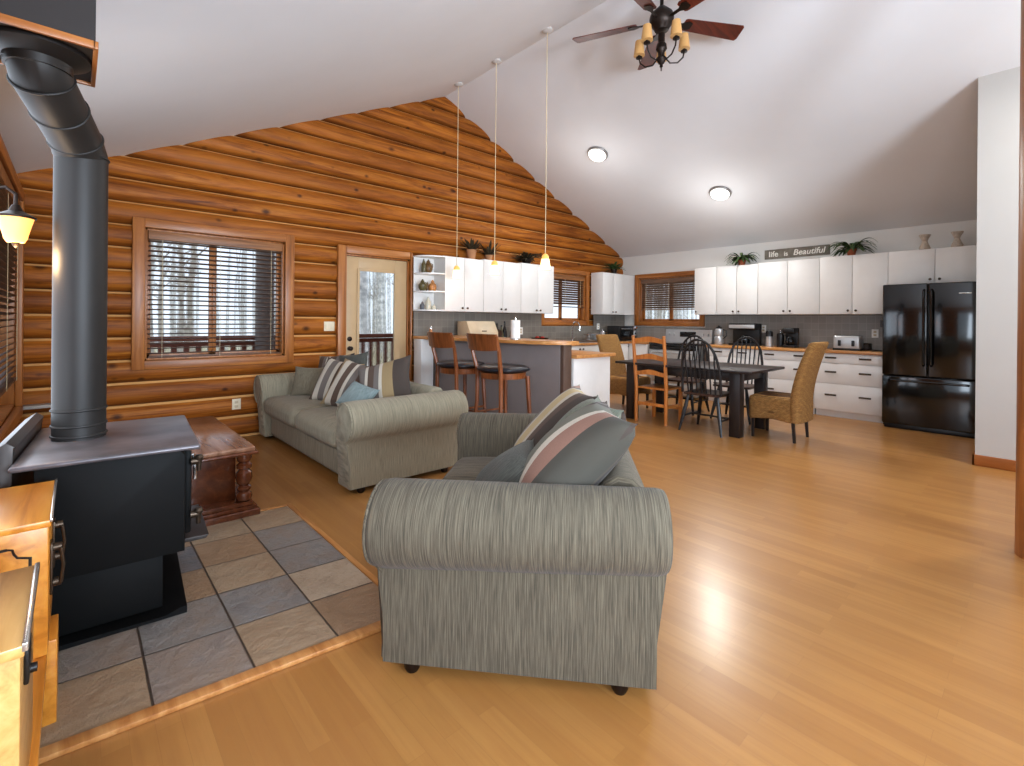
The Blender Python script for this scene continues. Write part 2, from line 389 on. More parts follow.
def log_wall(name, mat, u0, u1, ztop, openings, mapf, ulim=None, pitch=.2175, z0=.02, B=.072):
    zs = set()
    K = int((ztop-z0)/pitch)+2
    for k in range(-1, K):
        for i in range(12): zs.add(round(z0+pitch*(k+i/12.0), 5))
    for o in openings: zs.add(o[2]); zs.add(o[3])
    zs.add(0); zs = sorted(z for z in zs if 0 <= z <= ztop)
    bm = bmesh.new()
    def bulge(z, u):
        q = (z-z0)/pitch; k = math.floor(q); f = q-k
        b = B*(max(0, 1-abs(2*f-1)**2.3))**.62
        w = sin(u*1.3+k*2.1)*.006+sin(u*3.1+k*5.7)*.003
        return b+w*(b/B)
    for a, b in zip(zs, zs[1:]):
        if b-a < 1e-4: continue
        zm = (a+b)/2; lo, hi = u0, u1
        if ulim:
            lo, hi = ulim(zm); lo = max(lo, u0); hi = min(hi, u1)
        if hi <= lo: continue
        iv = [(lo, hi)]
        for (p, q, r, s_) in openings:
            if r < zm < s_:
                new = []
                for (x, y) in iv:
                    if q <= x or p >= y: new.append((x, y)); continue
                    if p > x: new.append((x, p))
                    if q < y: new.append((q, y))
                iv = new
        for (x, y) in iv:
            n = max(1, int((y-x)/.25)); us = [x+(y-x)*i/n for i in range(n+1)]
            va = [bm.verts.new(mapf(u, a, bulge(a, u))) for u in us]; vb = [bm.verts.new(mapf(u, b, bulge(b, u))) for u in us]
            ba = [bm.verts.new(mapf(u, a, -.12)) for u in us]; bb = [bm.verts.new(mapf(u, b, -.12)) for u in us]
            for i in range(n):
                bm.faces.new((va[i], va[i+1], vb[i+1], vb[i])); bm.faces.new((ba[i], ba[i+1], bb[i+1], bb[i]))
            bm.faces.new((va[0], vb[0], bb[0], ba[0])); bm.faces.new((va[-1], vb[-1], bb[-1], ba[-1]))
    # reveal top / bottom faces of openings
    for (p, q, r, s_) in openings:
        for z in (r, s_):
            bm.faces.new([bm.verts.new(mapf(p, z, .02)), bm.verts.new(mapf(q, z, .02)), bm.verts.new(mapf(q, z, -.12)), bm.verts.new(mapf(p, z, -.12))])
    bmesh.ops.remove_doubles(bm, verts=bm.verts[:], dist=.0002)
    bmesh.ops.recalc_face_normals(bm, faces=bm.faces[:])
    me = bpy.data.meshes.new(name); bm.to_mesh(me); bm.free(); me.materials.append(MAT[mat]); me.shade_smooth(); me.set_sharp_from_angle(angle=radians(38))
    o = bpy.data.objects.new(name, me); COL.objects.link(o); return struct(o)

W1 = (.50, 1.78, .88, 2.17); DR = (2.50, 3.40, 0, 2.12); W2 = (6.05, 7.19, 1.30, 2.16)
def gl(z):   # x limits of gable at height z (a little past the ceiling)
    z = z-.06
    if z <= ZL: lo = XL-.1
    else: lo = XL+(z-ZL)/(RZ-ZL)*(RX-XL)
    hi = XR+.05 if z <= ZR else XR-(z-ZR)/(RZ-ZR)*(XR-RX)
    return lo, hi
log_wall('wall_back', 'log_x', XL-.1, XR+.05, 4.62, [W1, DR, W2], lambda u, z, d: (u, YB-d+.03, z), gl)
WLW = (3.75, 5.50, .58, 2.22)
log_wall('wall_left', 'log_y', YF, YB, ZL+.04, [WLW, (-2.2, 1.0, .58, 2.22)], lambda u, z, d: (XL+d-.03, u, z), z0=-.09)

# floor, ceiling
struct(MB().box(XL-.2, XR+.2, YF-.1, YB+.15, -.1, 0).build('floor', 'floor', smooth=False))
m = MB()
m.prism([(XL-.15, ceil_z(XL)-.15*(RZ-ZL)/(RX-XL)), (RX, RZ), (XR+.15, ceil_z(XR)-.15*(RZ-ZR)/(XR-RX)), (XR+.15, ceil_z(XR)+.15), (RX, RZ+.22), (XL-.15, ceil_z(XL)+.15)], YF-.1, YB+.15, 'y')
struct(m.build('ceiling', 'ceil', smooth=False))
# right wall with window
wy0, wy1, wz0, wz1 = 4.18, 5.45, 1.30, 2.16
m = MB()
m.box(XR, XR+.15, WY-.1, wy0, 0, 2.66); m.box(XR, XR+.15, wy1, YB+.1, 0, 2.66)
m.box(XR, XR+.15, wy0, wy1, 0, wz0); m.box(XR, XR+.15, wy0, wy1, wz1, 2.66)
struct(m.build('wall_right', 'wall', smooth=False))
m = MB(); zc = lambda x: ceil_z(x)+.004
m.prism([(WX, 0), (XR+.1, 0), (XR+.1, zc(XR+.1)), (WX, zc(WX))], WY-.12, WY, 'y')
m.prism([(WX, 0), (WX+.12, 0), (WX+.12, zc(WX+.12)), (WX, zc(WX))], YF, WY-.12, 'y')
struct(m.build('wall_fridge_side', 'wall_shade', smooth=False))
# front wall behind the camera with window openings
m = MB()
m.prism([(XL-.1, 0), (WX+.1, 0), (WX+.1, .5), (XL-.1, .5)], YF-.1, YF, 'y')
m.prism([(XL-.1, 2.3), (WX+.1, 2.3), (WX+.1, zc(WX)), (RX, RZ+.03), (XL-.1, ceil_z(XL)+.02)], YF-.1, YF, 'y')
for a, b in ((XL-.1, .3), (1.9, 2.5), (4.1, 4.6), (5.9, WX+.1)): m.box(a, b, YF-.1, YF, .5, 2.3)
struct(m.build('wall_front', 'wall', smooth=False))
# baseboards
bb = MB().box(WX-.018, WX, YF, WY+.018, 0, .1, .004); bb.box(WX-.018, 7.0, WY, WY+.018, 0, .1, .004)
struct(bb.build('baseboard_right', 'baseb'))
# ceiling-wall soft line trim at right wall is paint only

# ---------------------------------------------------------------- windows
def window_frame(n, along, o, front, depthdir, tw=.1, mull=None, trimmat=('trim_x', 'trim')):
    """along 'x' or 'y'; o = opening; front = plane of the trim's back; depthdir = direction into room"""
    p, q, r, s_ = o
    f0, f1 = sorted((front, front+depthdir*.045)); g0, g1 = sorted((front, front-depthdir*.13))
    root = MB()
    def bx(m, a, b, c0, c1, z0, z1, bev=.008):
        if along == 'x': m.box(a, b, c0, c1, z0, z1, bev)
        else: m.box(c0, c1, a, b, z0, z1, bev)
    for a, b, z0, z1 in ((p-tw, p, r-tw*.9, s_+tw*.9), (q, q+tw, r-tw*.9, s_+tw*.9)): bx(root, a, b, f0, f1, z0, z1)
    # jamb lining
    for a, b, z0, z1 in ((p, p+.02, r, s_), (q-.02, q, r, s_), (p, q, s_-.02, s_), (p, q, r, r+.02)): bx(root, a, b, g0, g1, z0, z1, .002)
    w = struct(root.build('window_%d' % n, 'trim'))
    for nm, z0, z1 in (('head_trim', s_, s_+tw*.9), ('sill', r-tw*.9, r)):
        h_ = MB(); bx(h_, p-.004, q+.004, f0, f1, z0, z1); h_.build(nm, 'trim_'+along, w)
    gl0 = front-depthdir*.10; c0, c1 = sorted((gl0, gl0-depthdir*.03))
    sash = MB(); mm = mull if mull is not None else (p+q)/2
    for a, b in ((p+.02, mm), (mm, q-.02)):
        for x0, x1, z0, z1 in ((a, a+.035, r+.02, s_-.02), (b-.035, b, r+.02, s_-.02), (a, b, s_-.055, s_-.02), (a, b, r+.02, r+.055)): bx(sash, x0, x1, c0, c1, z0, z1, .003)
    sash.build('sash', 'trim', w)
    pane = MB(); bx(pane, p+.02, q-.02, (c0+c1)/2-.002, (c0+c1)/2+.002, r+.02, s_-.02, 0); pane.build('pane', 'glass', w, False)
    return w
window_frame(1, 'x', W1, YB-.03, -1, .1, 1.09)
window_frame(2, 'x', W2, YB-.03, -1, .09)
window_frame(3, 'y', (wy0, wy1, wz0, wz1), XR-.005, -1, .09)
window_frame(4, 'y', WLW, XL+.045, 1, .1)

def blind(name, label, along, p, q, ztop, zbot, c, side, mat, tilt=12, pitch=.046, valance=True, group=None, sw=.046):
    root = thing(name, label, 'blind', group=group)
    def bx(m, a, b, c0, c1, z0, z1, bev=0, M=None):
        if along == 'x': m.box(a, b, min(c0,c1), max(c0,c1), z0, z1, bev)
        else: m.box(min(c0,c1), max(c0,c1), a, b, z0, z1, bev)
    v = MB(); bx(v, p+.005, q-.005, c-side*.03, c+side*.036, ztop-.085, ztop, .004); v.build('valance', 'valance' if mat == 'blind' else mat, root)
    s = MB(); z = ztop-.10
    while z > zbot+.03:
        h = sin(radians(tilt))*sw/2; w_ = cos(radians(tilt))*sw/2
        if along == 'x': vs = [(p+.01, c-w_, z-h*side), (q-.01, c-w_, z-h*side), (q-.01, c+w_, z+h*side), (p+.01, c+w_, z+h*side)]
        else: vs = [(c-w_, p+.01, z-h*side), (c-w_, q-.01, z-h*side), (c+w_, q-.01, z+h*side), (c+w_, p+.01, z+h*side)]
        A = [s.bm.verts.new(Vector(v_)+Vector((0,0,.0015))) for v_ in vs]; B_ = [s.bm.verts.new(Vector(v_)-Vector((0,0,.0015))) for v_ in vs]
        s.bm.faces.new(A); s.bm.faces.new(B_[::-1])
        for i in range(4): s.bm.faces.new((A[i], A[(i+1) % 4], B_[(i+1) % 4], B_[i]))
        z -= pitch
    s.build('slats', mat, root, False)
    b = MB(); bx(b, p+.01, q-.01, c-.025, c+.025, zbot, zbot+.018, .003); b.build('bottom_rail', mat, root)
    n = 3
    for i in range(n):
        u = p+.12+(q-p-.24)*i/(n-1); k = MB()
        for e in (-1,):
            cc = c+side*.027
            if along == 'x': k.cyl((u, cc, zbot), (u, cc, ztop-.05), .0022, seg=6)
            else: k.cyl((cc, u, zbot), (cc, u, ztop-.05), .0022, seg=6)
        k.build('ladder_cord', 'cord', root, False)
    return root
blind('window_blind', 'wide open-slat brown wooden blind over the big window left of the sofa', 'x', W1[0]+.02, W1[1]-.02, W1[3]-.02, .90, YB-.01, -1, 'blind', 13, .048, sw=.05)
blind('window_blind', 'brown wooden blind half lowered over the sink window by the log wall', 'x', W2[0]+.02, W2[1]-.02, W2[3]-.02, 1.55, YB-.01, -1, 'blind', 40, .042)
blind('window_blind', 'dark brown wooden blind half lowered over the window above the range', 'y', wy0+.02, wy1-.02, wz1-.02, 1.53, XR+.03, -1, 'blind_d', 42, .042)
blind('window_blind', 'reddish wooden blind at the left wall window behind the stove', 'y', WLW[0]+.02, WLW[1]-.02, WLW[3]-.02, .8, XL+.04, 1, 'blind', 20, .046)

# door
p, q, _, s_ = DR
d = MB()
d.box(p-.11, p, YB-.085, YB-.01, 0, s_+.1, .018); d.box(q, q+.035, YB-.085, YB-.01, 0, s_+.1, .018)
d.box(p, p+.02, YB-.03, YB+.12, 0, s_, .002); d.box(q-.02, q, YB-.03, YB+.12, 0, s_, .002); d.box(p, q, YB-.03, YB+.12, s_-.02, s_, .002)
D = struct(d.build('door_1', 'trim'))
MB().box(p, q, YB-.075, YB-.01, s_, s_+.10, .01).build('head_trim', 'trim_x', D)
gx0, gx1, gz0, gz1 = 2.685, 3.20, .42, 1.93
l = MB(); yy0, yy1 = YB-.012, YB+.032
l.box(p+.025, gx0, yy0, yy1, .01, s_-.025, .002); l.box(gx1, q-.025, yy0, yy1, .01, s_-.025, .002)
l.box(gx0, gx1, yy0, yy1, .01, gz0, .002); l.box(gx0, gx1, yy0, yy1, gz1, s_-.025, .002)
l.build('door_leaf', 'doorpaint', D)
l = MB()
for a, b, z0, z1 in ((gx0-.02, gx0+.012, gz0-.02, gz1+.02), (gx1-.012, gx1+.02, gz0-.02, gz1+.02), (gx0, gx1, gz0-.02, gz0+.012), (gx0, gx1, gz1-.012, gz1+.02)): l.box(a, b, yy0-.012, yy0+.004, z0, z1, .004)
l.build('glass_bead', 'doorpaint', D)
MB().box(gx0, gx1, YB+.008, YB+.012, gz0, gz1).build('pane', 'glass', D, False)
k = MB(); k.lathe([(0, -.001), (.028, 0), (.028, .008), (.012, .014), (.012, .03), (.026, .04), (.028, .052), (.02, .062), (0, .064)], seg=20); k.xf(Matrix.Translation((p+.07, yy0, .93)) @ Matrix.Rotation(radians(90), 4, 'X')); k.build('door_knob', 'bronze', D)
k = MB(); k.lathe([(0, -.001), (.03, 0), (.03, .012), (.018, .02), (0, .022)], seg=20); k.xf(Matrix.Translation((p+.07, yy0, 1.05)) @ Matrix.Rotation(radians(90), 4, 'X')); k.build('deadbolt', 'bronze', D)

# switch and outlets
def plate(name, label, loc, along, w=.075, h=.115, mat='plate', outlet=True):
    r = thing(name, label, 'switch' if not outlet else 'outlet', loc, 0 if along == 'x' else radians(-90))
    MB().box(-w/2, w/2, -.008, .0, -h/2, h/2, .003).build('cover_plate', mat, r)
    m = MB()
    if outlet:
        for z in (-.022, .022): m.box(-.017, .017, -.011, -.007, z-.014, z+.014, .004)
        m.build('socket', 'beige', r)
    else:
        for x in (-w/4, w/4): m.box(x-.016, x+.016, -.012, -.007, -.033, .033, .003)
        m.build('rocker', mat, r)
    return r
plate('light_switch', 'ivory double light switch on the logs left of the glazed door', (2.30, YB-.04, 1.21), 'x', .13, .115, 'plate', False)
plate('wall_outlet', 'small ivory outlet low on the log wall left of the far sofa', (1.30, YB-.037, .37), 'x', .085, .115)

# ---------------------------------------------------------------- outdoors
struct(MB().box(-14, 22, YB+3.2, 40, -.75, -.7).build('ground_woods', 'litter', smooth=False))
struct(MB().box(XR+.3, 30, -6, YB+3.2, -.75, -.7).build('ground_side', 'litter', smooth=False))
struct(MB().box(-30, XL-.3, -6, YB+3.2, -.75, -.7).build('ground_left', 'litter', smooth=False))
tag(MB().box(-4, 10.5, YB+.2, YB+3.0, -.12, -.04, .005).build('porch_deck', 'deck'), 'pale weathered porch deck outside the log wall', 'deck')
rr = thing('deck_railing', 'brown wooden deck railing with flat balusters outside the log wall', 'railing', (0, 8.35, 0))
MB().box(-4, 10.4, -.06, .06, .96, 1.03, .006).box(-4, 10.4, -.02, .02, .88, .95, .004).build('top_rail', 'rail', rr)
MB().box(-4, 10.4, -.03, .03, .12, .19, .004).build('bottom_rail', 'rail', rr)
x = -3.9; first = None
while x < 7.2:
    if first is None:
        first = MB().box(-.035, .035, -.02, .02, .18, .89, .003).build('baluster', 'rail', rr)
        first.location.x = x
    else:
        c = first.copy(); COL.objects.link(c); c.location.x = x
    x += .15
pp = thing('porch_post', 'round grey porch post seen through the big window', 'post', (2.22, 8.25, 0))
MB().cyl((0, 0, -.04), (0, 0, 3.2), .14, .13, 24).build('post_shaft', 'greypost', pp)

def tree_meshes(seed, h, r, mat):
    rnd = random.Random(seed)
    tr = MB(); pts = []; x = y = 0
    for i in range(9):
        pts.append((x, y, -.7+h*i/8)); x += rnd.uniform(-.12, .12); y += rnd.uniform(-.12, .12)
    tr.tube(pts, [r*(1-.8*i/8) for i in range(9)], 8)
    br = MB()
    for k in range(34):
        i = rnd.randint(2, 7); a = rnd.uniform(0, 2*pi); L = rnd.uniform(.6, 1.5)*(1.1-i/10)
        p0 = Vector(pts[i]).lerp(Vector(pts[i+1 if i < 8 else 8]), rnd.random()); q_ = [p0]; dv = Vector((cos(a), sin(a), rnd.uniform(.4, 1.4))).normalized()
        for j in range(4):
            q_.append(q_[-1]+dv*L/4); dv = (dv+Vector((rnd.uniform(-.3, .3), rnd.uniform(-.3, .3), rnd.uniform(0, .3)))).normalized()
        rr_ = r*(1-.8*i/8)*.35
        br.tube(q_, [rr_*(1-j*.22) for j in range(5)], 5)
        for s2 in range(2):
            b0 = q_[rnd.randint(1, 3)]; dd = Vector((rnd.uniform(-1, 1), rnd.uniform(-1, 1), rnd.uniform(.2, 1))).normalized()
            br.tube([b0, b0+dd*L*.3, b0+dd*L*.5+Vector((0, 0, .1))], [rr_*.4, rr_*.28, rr_*.12], 4)
    return tr, br
protos = []
for i, (h_, r_, mt) in enumerate(((11, .13, 'bark'), (12, .17, 'barkb'), (9, .08, 'bark'), (10, .10, 'barkb'))):
    T = thing('bare_tree', 'x', 'tree', group='bare trees in the woods outside')
    tr, br_ = tree_meshes(i+3, h_, r_, mt); tr.build('trunk', mt, T); br_.build('branches', mt, T)
    protos.append(T)
lab = ['medium grey bare tree with upright branches in the woods outside the windows', 'thick pale bare tree in the woods outside the windows', 'thin grey bare sapling in the woods outside the windows', 'slender pale bare tree in the woods outside the windows']
rnd = random.Random(11); used = [False]*4; spots = []
for k in range(60):
    if k < 48:
        Y_ = rnd.uniform(11, 30); X_ = rnd.uniform(-.08, .85)*Y_
        if k == 0: X_, Y_ = 5.55, 11.6
    else:
        X_ = rnd.uniform(13, 24); Y_ = X_*rnd.uniform(.48, .72)
    if any((X_-a)**2+(Y_-b)**2 < 1.9**2 for a, b in spots): continue
    spots.append((X_, Y_)); i = 1 if k == 0 else rnd.randint(0, 3)
    if not used[i]: o = protos[i]; used[i] = True; o.location = (X_, Y_, 0); o.rotation_euler = (0, 0, rnd.uniform(0, 6))
    else: o = dup(protos[i], (X_, Y_, 0), rnd.uniform(0, 6))
    o['label'] = lab[i]; o['group'] = lab[i].split(' in the')[0]+'s outside'

m = MB(); rnd = random.Random(5)
for k in range(190):
    if k < 150: Y_ = rnd.uniform(31, 38); X_ = rnd.uniform(-.1, .95)*Y_
    else: X_ = rnd.uniform(25, 29); Y_ = X_*rnd.uniform(.42, .75)
    h_ = rnd.uniform(5, 12); m.tube([(X_, Y_, -.7), (X_+rnd.uniform(-.2, .2), Y_, h_*.5), (X_+rnd.uniform(-.5, .5), Y_, h_)], [rnd.uniform(.05, .13), .07, .02], 5)
o = m.build('distant_woods', 'barkb'); tag(o, 'distant dense woods of thin pale trunks beyond the nearer trees', 'woods'); o['kind'] = 'stuff'
m = MB(); rnd = random.Random(9)
for k in range(2600):
    if k < 2100: Y_ = rnd.uniform(12, 30); X_ = rnd.uniform(-.1, .9)*Y_
    else: X_ = rnd.uniform(13, 24); Y_ = X_*rnd.uniform(.45, .72)
    a_ = rnd.uniform(0, 6.28); h_ = rnd.uniform(.4, 1.3); dx_, dy_ = cos(a_)*.4, sin(a_)*.4
    m.tube([(X_, Y_, -.7), (X_+dx_*.5, Y_+dy_*.5, -.7+h_*.6), (X_+dx_, Y_+dy_, -.7+h_)], [.02, .014, .004], 3)
o = m.build('underbrush', 'litter'); tag(o, 'pale dry underbrush on the woodland floor outside', 'brush'); o['kind'] = 'stuff'

# ---------------------------------------------------------------- hearth
H = thing('stone_hearth', 'slate tile hearth pad with a wooden edge strip under the black stove', 'hearth', (0, 0, 0))
sk = lambda x: -.10*(x-.4)
MB().prism([(-.325, 1.95+sk(-.325)), (1.09, 1.95+sk(1.09)), (1.09, 3.55+sk(1.09)), (-.325, 3.55+sk(-.325))], 0, .012, 'z').build('slate_tile', 'slate', H)
def strip(pl_): MB().prism(pl_, 0, .018, 'z', .004).build('edge_strip', 'butcher', H)
strip([(-.325, 1.90+sk(-.325)), (1.125, 1.90+sk(1.125)), (1.125, 1.95+sk(1.125)), (-.325, 1.95+sk(-.325))])
strip([(1.091, 1.951+sk(1.09)), (1.121, 1.951+sk(1.12)), (1.121, 3.58+sk(1.12)), (1.091, 3.58+sk(1.09))])
strip([(-.325, 3.551+sk(-.325)), (1.09, 3.551+sk(1.09)), (1.09, 3.58+sk(1.09)), (-.325, 3.58+sk(-.325))])

# ---------------------------------------------------------------- wood stove
ST = thing('wood_stove', 'black freestanding wood stove with a grey top on the slate hearth', 'stove', (0, 0, .012))
m = MB(); m.prism([(-.10, .27), (.375, .27), (.375, .69), (.35, .72), (-.10, .72)], 2.53, 3.25, 'y', .008); m.build('firebox', 'stove', ST)
m = MB(); m.box(-.16, .425, 2.47, 3.27, .72, .742, .01, 3); m.build('top_plate', 'stovetop', ST)
m = MB(); m.box(-.07, .30, 2.58, 3.20, .03, .275, .004); m.build('pedestal', 'stove', ST)
m = MB(); m.prism([(-.10, 0), (.385, 0), (.385, .03), (.36, .03), (.31, .012), (-.10, .02)], 2.53, 3.25, 'y'); m.build('base_plate', 'stove', ST)
m = MB(); m.prism([(-.235, .02), (-.165, .02), (-.165, .73), (-.15, .80), (-.175, .82), (-.215, .79), (-.235, .73)], 2.55, 3.28, 'y', .006); m.build('heat_shield', 'steelgrey', ST)
m = MB(); m.prism([(.37, .255), (.465, .255), (.478, .272), (.37, .275)], 2.66, 3.12, 'y', .003); m.build('ash_shelf', 'steelgrey', ST)
dr = MB(); dr.box(.375, .405, 2.62, 3.16, .31, .69, .01); DRR = dr.build('stove_door', 'stove', ST)
MB().box(.404, .41, 2.69, 3.09, .40, .64, .01).build('door_glass', 'darkglass', DRR)
for z in (.64, .40):
    h = MB(); h.cyl((.40, 2.60, z), (.43, 2.60, z), .016, seg=12); h.cyl((.43, 2.60, z), (.43, 2.60, z-.045), .012, .009, 12); h.lathe([(0, 0), (.016, .004), (.019, .018), (.012, .03), (0, .032)], (.43, 2.60, z-.004), 14); h.build('door_hinge', 'knob', DRR)
h = MB(); h.tube([(.40, 3.1, .55), (.45, 3.1, .55), (.46, 3.1, .50), (.46, 3.1, .42)], .009, 8); h.build('door_handle', 'chrome', DRR)

for c_ in ST.children: pass
ST.rotation_euler = (0, 0, radians(-4)); ST.location = (.0-2.88*sin(radians(4))+.012, .012, .012)

# flue pipe
FP = thing('flue_pipe', 'thick dark grey stove pipe rising with an elbow from the stove', 'pipe', (.018, 2.94, .754))
m = MB(); R0 = .094
m.cyl((0, 0, 0), (0, 0, 1.27), R0, seg=40, cap=False); m.build('straight_section', 'pipe', FP)
def ring(c, d, r, w=.007, h=.01):
    q_ = Vector(d).normalized(); c = Vector(c)
    x_ = q_.orthogonal().normalized(); y_ = q_.cross(x_); m = MB()
    m.tube([c+(x_*cos(2*pi*i/40)+y_*sin(2*pi*i/40))*r for i in range(40)], w, 6, True); return m
for z in (.015, .06, .13, 1.27): ring((0, 0, z), (0, 0, 1), R0, .006).build('pipe_band', 'pipe', FP)
pa = Vector((0, 0, 1.27)); pts = [pa, Vector((-.02, -.05, 1.33)), Vector((-.07, -.22, 1.395)), Vector((-.115, -.37, 1.45)), Vector((-.125, -.41, 1.50)), Vector((-.125, -.41, 1.545))]
m = MB(); m.tube(pts, R0, 40); m.build('elbow_section', 'pipe', FP)
for i in range(1, len(pts)-1):
    dd = (pts[i+1]-pts[i]).normalized()+(pts[i]-pts[i-1]).normalized(); ring(pts[i], dd, R0+.001, .005).build('pipe_band', 'pipe', FP)
m = MB(); m.lathe([(R0+.002, 0), (R0+.004, .03), (R0+.03, .045), (R0+.055, .06), (R0+.055, .075)], (-.125, -.41, 1.466), 40); m.build('collar', 'flange', FP)
BX = thing('chimney_box', 'dark chimney support box with wooden edge trim under the ceiling', 'box', (-.2, 2.52, 2.295))
m = MB(); m.prism([(-.12, 0), (.25, 0), (.25, .395), (-.12, .22)], -.17, .21, 'y'); m.build('box_shell', 'boxdark', BX, False)
for a in ((-.12, .25, -.18, -.165), (-.12, .25, .205, .22)):
    MB().box(a[0], a[1], a[2], a[3], -.012, .016, .002).build('edge_trim', 'trim_x', BX)
MB().box(.243, .258, -.18, .22, -.012, .016, .002).build('edge_trim', 'trim_y', BX)

# ---------------------------------------------------------------- storage boxes left foreground
BN = thing('low_bench', 'low orange-brown wooden bench along the left wall holding two storage boxes', 'bench', (0, 0, 0))
MB().box(-.33, -.055, 1.0, 2.44, .275, .30, .004).build('bench_top', 'boxwood', BN)
MB().box(-.33, -.075, 1.02, 2.40, 0.0, .275, .003).build('bench_body', 'redwood', BN)
MB().box(-.075, -.035, 2.10, 2.28, 0, .275, .003).build('corner_post', 'boxwood', BN)
B1 = thing('storage_box', 'orange wooden box with black inlay line and metal latches beside the stove', 'box', (-.178, 2.20, .30))
MB().box(-.13, .125, -.23, .23, 0, .38, .004).build('box_body', 'boxwood', B1)
MB().box(-.135, .13, -.235, .235, .378, .40, .004).build('lid', 'boxwood', B1)
MB().box(.127, .134, -.236, .236, .394, .403, .001).build('edge_strip', 'silverline', B1)
il = MB()
il.box(-.125, .04, -.233, -.229, .333, .340); il.box(.083, .090, -.233, -.229, .04, .302); il.tube([(.04, -.231, .336), (.05, -.231, .333), (.053, -.231, .32), (.06, -.231, .308), (.075, -.231, .303), (.087, -.231, .299)], .0032, 6); il.build('inlay_line', 'inlay', B1)
for yy in (-.10, .12):
    la = MB(); la.box(.125, .132, yy-.025, yy+.025, .13, .29, .003); la.cyl((.13, yy, .27), (.152, yy, .27), .013, seg=14); la.cyl((.13, yy, .16), (.152, yy, .16), .013, seg=14)
    la.tube([(.15, yy-.015, .27), (.156, yy-.017, .215), (.15, yy-.015, .16)], .005, 8); la.build('latch', 'knob', B1)
B2 = thing('storage_box', 'pale wooden box with a silver metal edge nearest the camera on the bench', 'box', (-.189, 1.44, .30))
MB().box(-.125, .12, -.19, .19, 0, .38, .004).build('box_body', 'palewood', B2)
MB().box(-.13, .125, -.195, .195, .378, .40, .003).build('lid', 'palewood', B2)
MB().box(.121, .13, -.196, .196, .388, .404, .002).build('edge_strip', 'silverline', B2)
la = MB(); la.box(.12, .128, -.13, -.06, .29, .36, .003); la.cyl((.122, -.09, .30), (.138, -.09, .30), .009, seg=14); la.build('latch', 'black', B2)

struct(MB().box(-.33, .02, 5.72, 5.835, .515, .545, .006).build('trim_4', 'grey_ledge'))  # pale grey ledge board on the logs in the corner behind the flue
# small pail in corner
pl = thing('metal_pail', 'small grey metal pail on the floor behind the stove', 'pail', (-.14, 4.15, 0))
MB().lathe([(.10, 0), (.14, .30), (.146, .31), (.135, .305), (.096, .01), (0, .01)], seg=28).build('pail_body', 'galv', pl)
MB().tube([(-.14, 0, .30), (-.10, 0, .39), (0, 0, .43), (.10, 0, .39), (.14, 0, .30)], .004, 6).build('bail_handle', 'galv', pl)

# ---------------------------------------------------------------- blanket chest / coffee table
CT = thing('coffee_table', 'reddish brown coffee table with turned corner pillars behind the stove', 'table', (.555, 4.13, 0))
MB().box(-.33, .33, -.66, .66, .43, .462, .01, 3).build('tabletop', 'tabletop', CT)
MB().box(-.345, .345, -.675, .675, .41, .432, .009, 3).build('top_molding', 'redwood', CT)
MB().box(-.25, .24, -.54, .54, .1, .41, .004).build('chest_body', 'redwood', CT)
MB().box(-.32, .32, -.65, .65, .075, .105, .008).build('shelf', 'redwood', CT)
m = MB(); m.box(-.345, .345, -.655, .655, .05, .076, .008); m.box(-.36, .36, -.67, .67, 0, .052, .01, 3); m.build('plinth', 'redwood', CT)
prof = [(.026, 0), (.045, .008), (.05, .03), (.045, .05), (.03, .062), (.042, .075), (.044, .09), (.028, .10), (.042, .12), (.05, .15), (.047, .185), (.03, .205), (.045, .215), (.046, .235), (.028, .25), (.04, .262), (.046, .28), (.042, .303)]
for sx in (-1, 1):
    for sy in (-1, 1): MB().lathe(prof, (sx*.275, sy*.605, .105), 20).build('corner_pillar', 'redwood', CT)

# ---------------------------------------------------------------- sofas
def rounded_block(x0, x1, y0, y1, z0, z1, puff=.02, bev=.045, nx=10, ny=10):
    bm = bmesh.new(); nz = 5
    hx, hy, hz = (x1-x0)/2, (y1-y0)/2, (z1-z0)/2; c = Vector(((x0+x1)/2, (y0+y1)/2, (z0+z1)/2))
    r = bmesh.ops.create_cube(bm, size=2)
    bmesh.ops.subdivide_edges(bm, edges=bm.edges[:], cuts=nx, use_grid_fill=True)
    for v in bm.verts:
        u, w, h = v.co
        px, py, pz = u*hx, w*hy, h*hz
        # clamp to inner box then push out by bev => rounded edges
        ix = max(-(hx-bev), min(hx-bev, px)); iy = max(-(hy-bev), min(hy-bev, py)); bz = min(bev, hz*.98); iz = max(-(hz-bz), min(hz-bz, pz))
        d_ = Vector((px-ix, py-iy, pz-iz))
        if d_.length > 1e-6:
            d_.normalize(); p_ = Vector((ix+d_.x*bev, iy+d_.y*bev, iz+d_.z*bz))
        else: p_ = Vector((px, py, pz))
        pf = (1-u*u)*(1-w*w)
        p_.z += h*puff*max(0, pf)**.6
        v.co = c+p_
    return bm
def blk(name, mat, parent, *a, **k):
    m = MB(); m.bm.free(); m.bm = rounded_block(*a, **k); return m.build(name, mat, parent, ang=80)

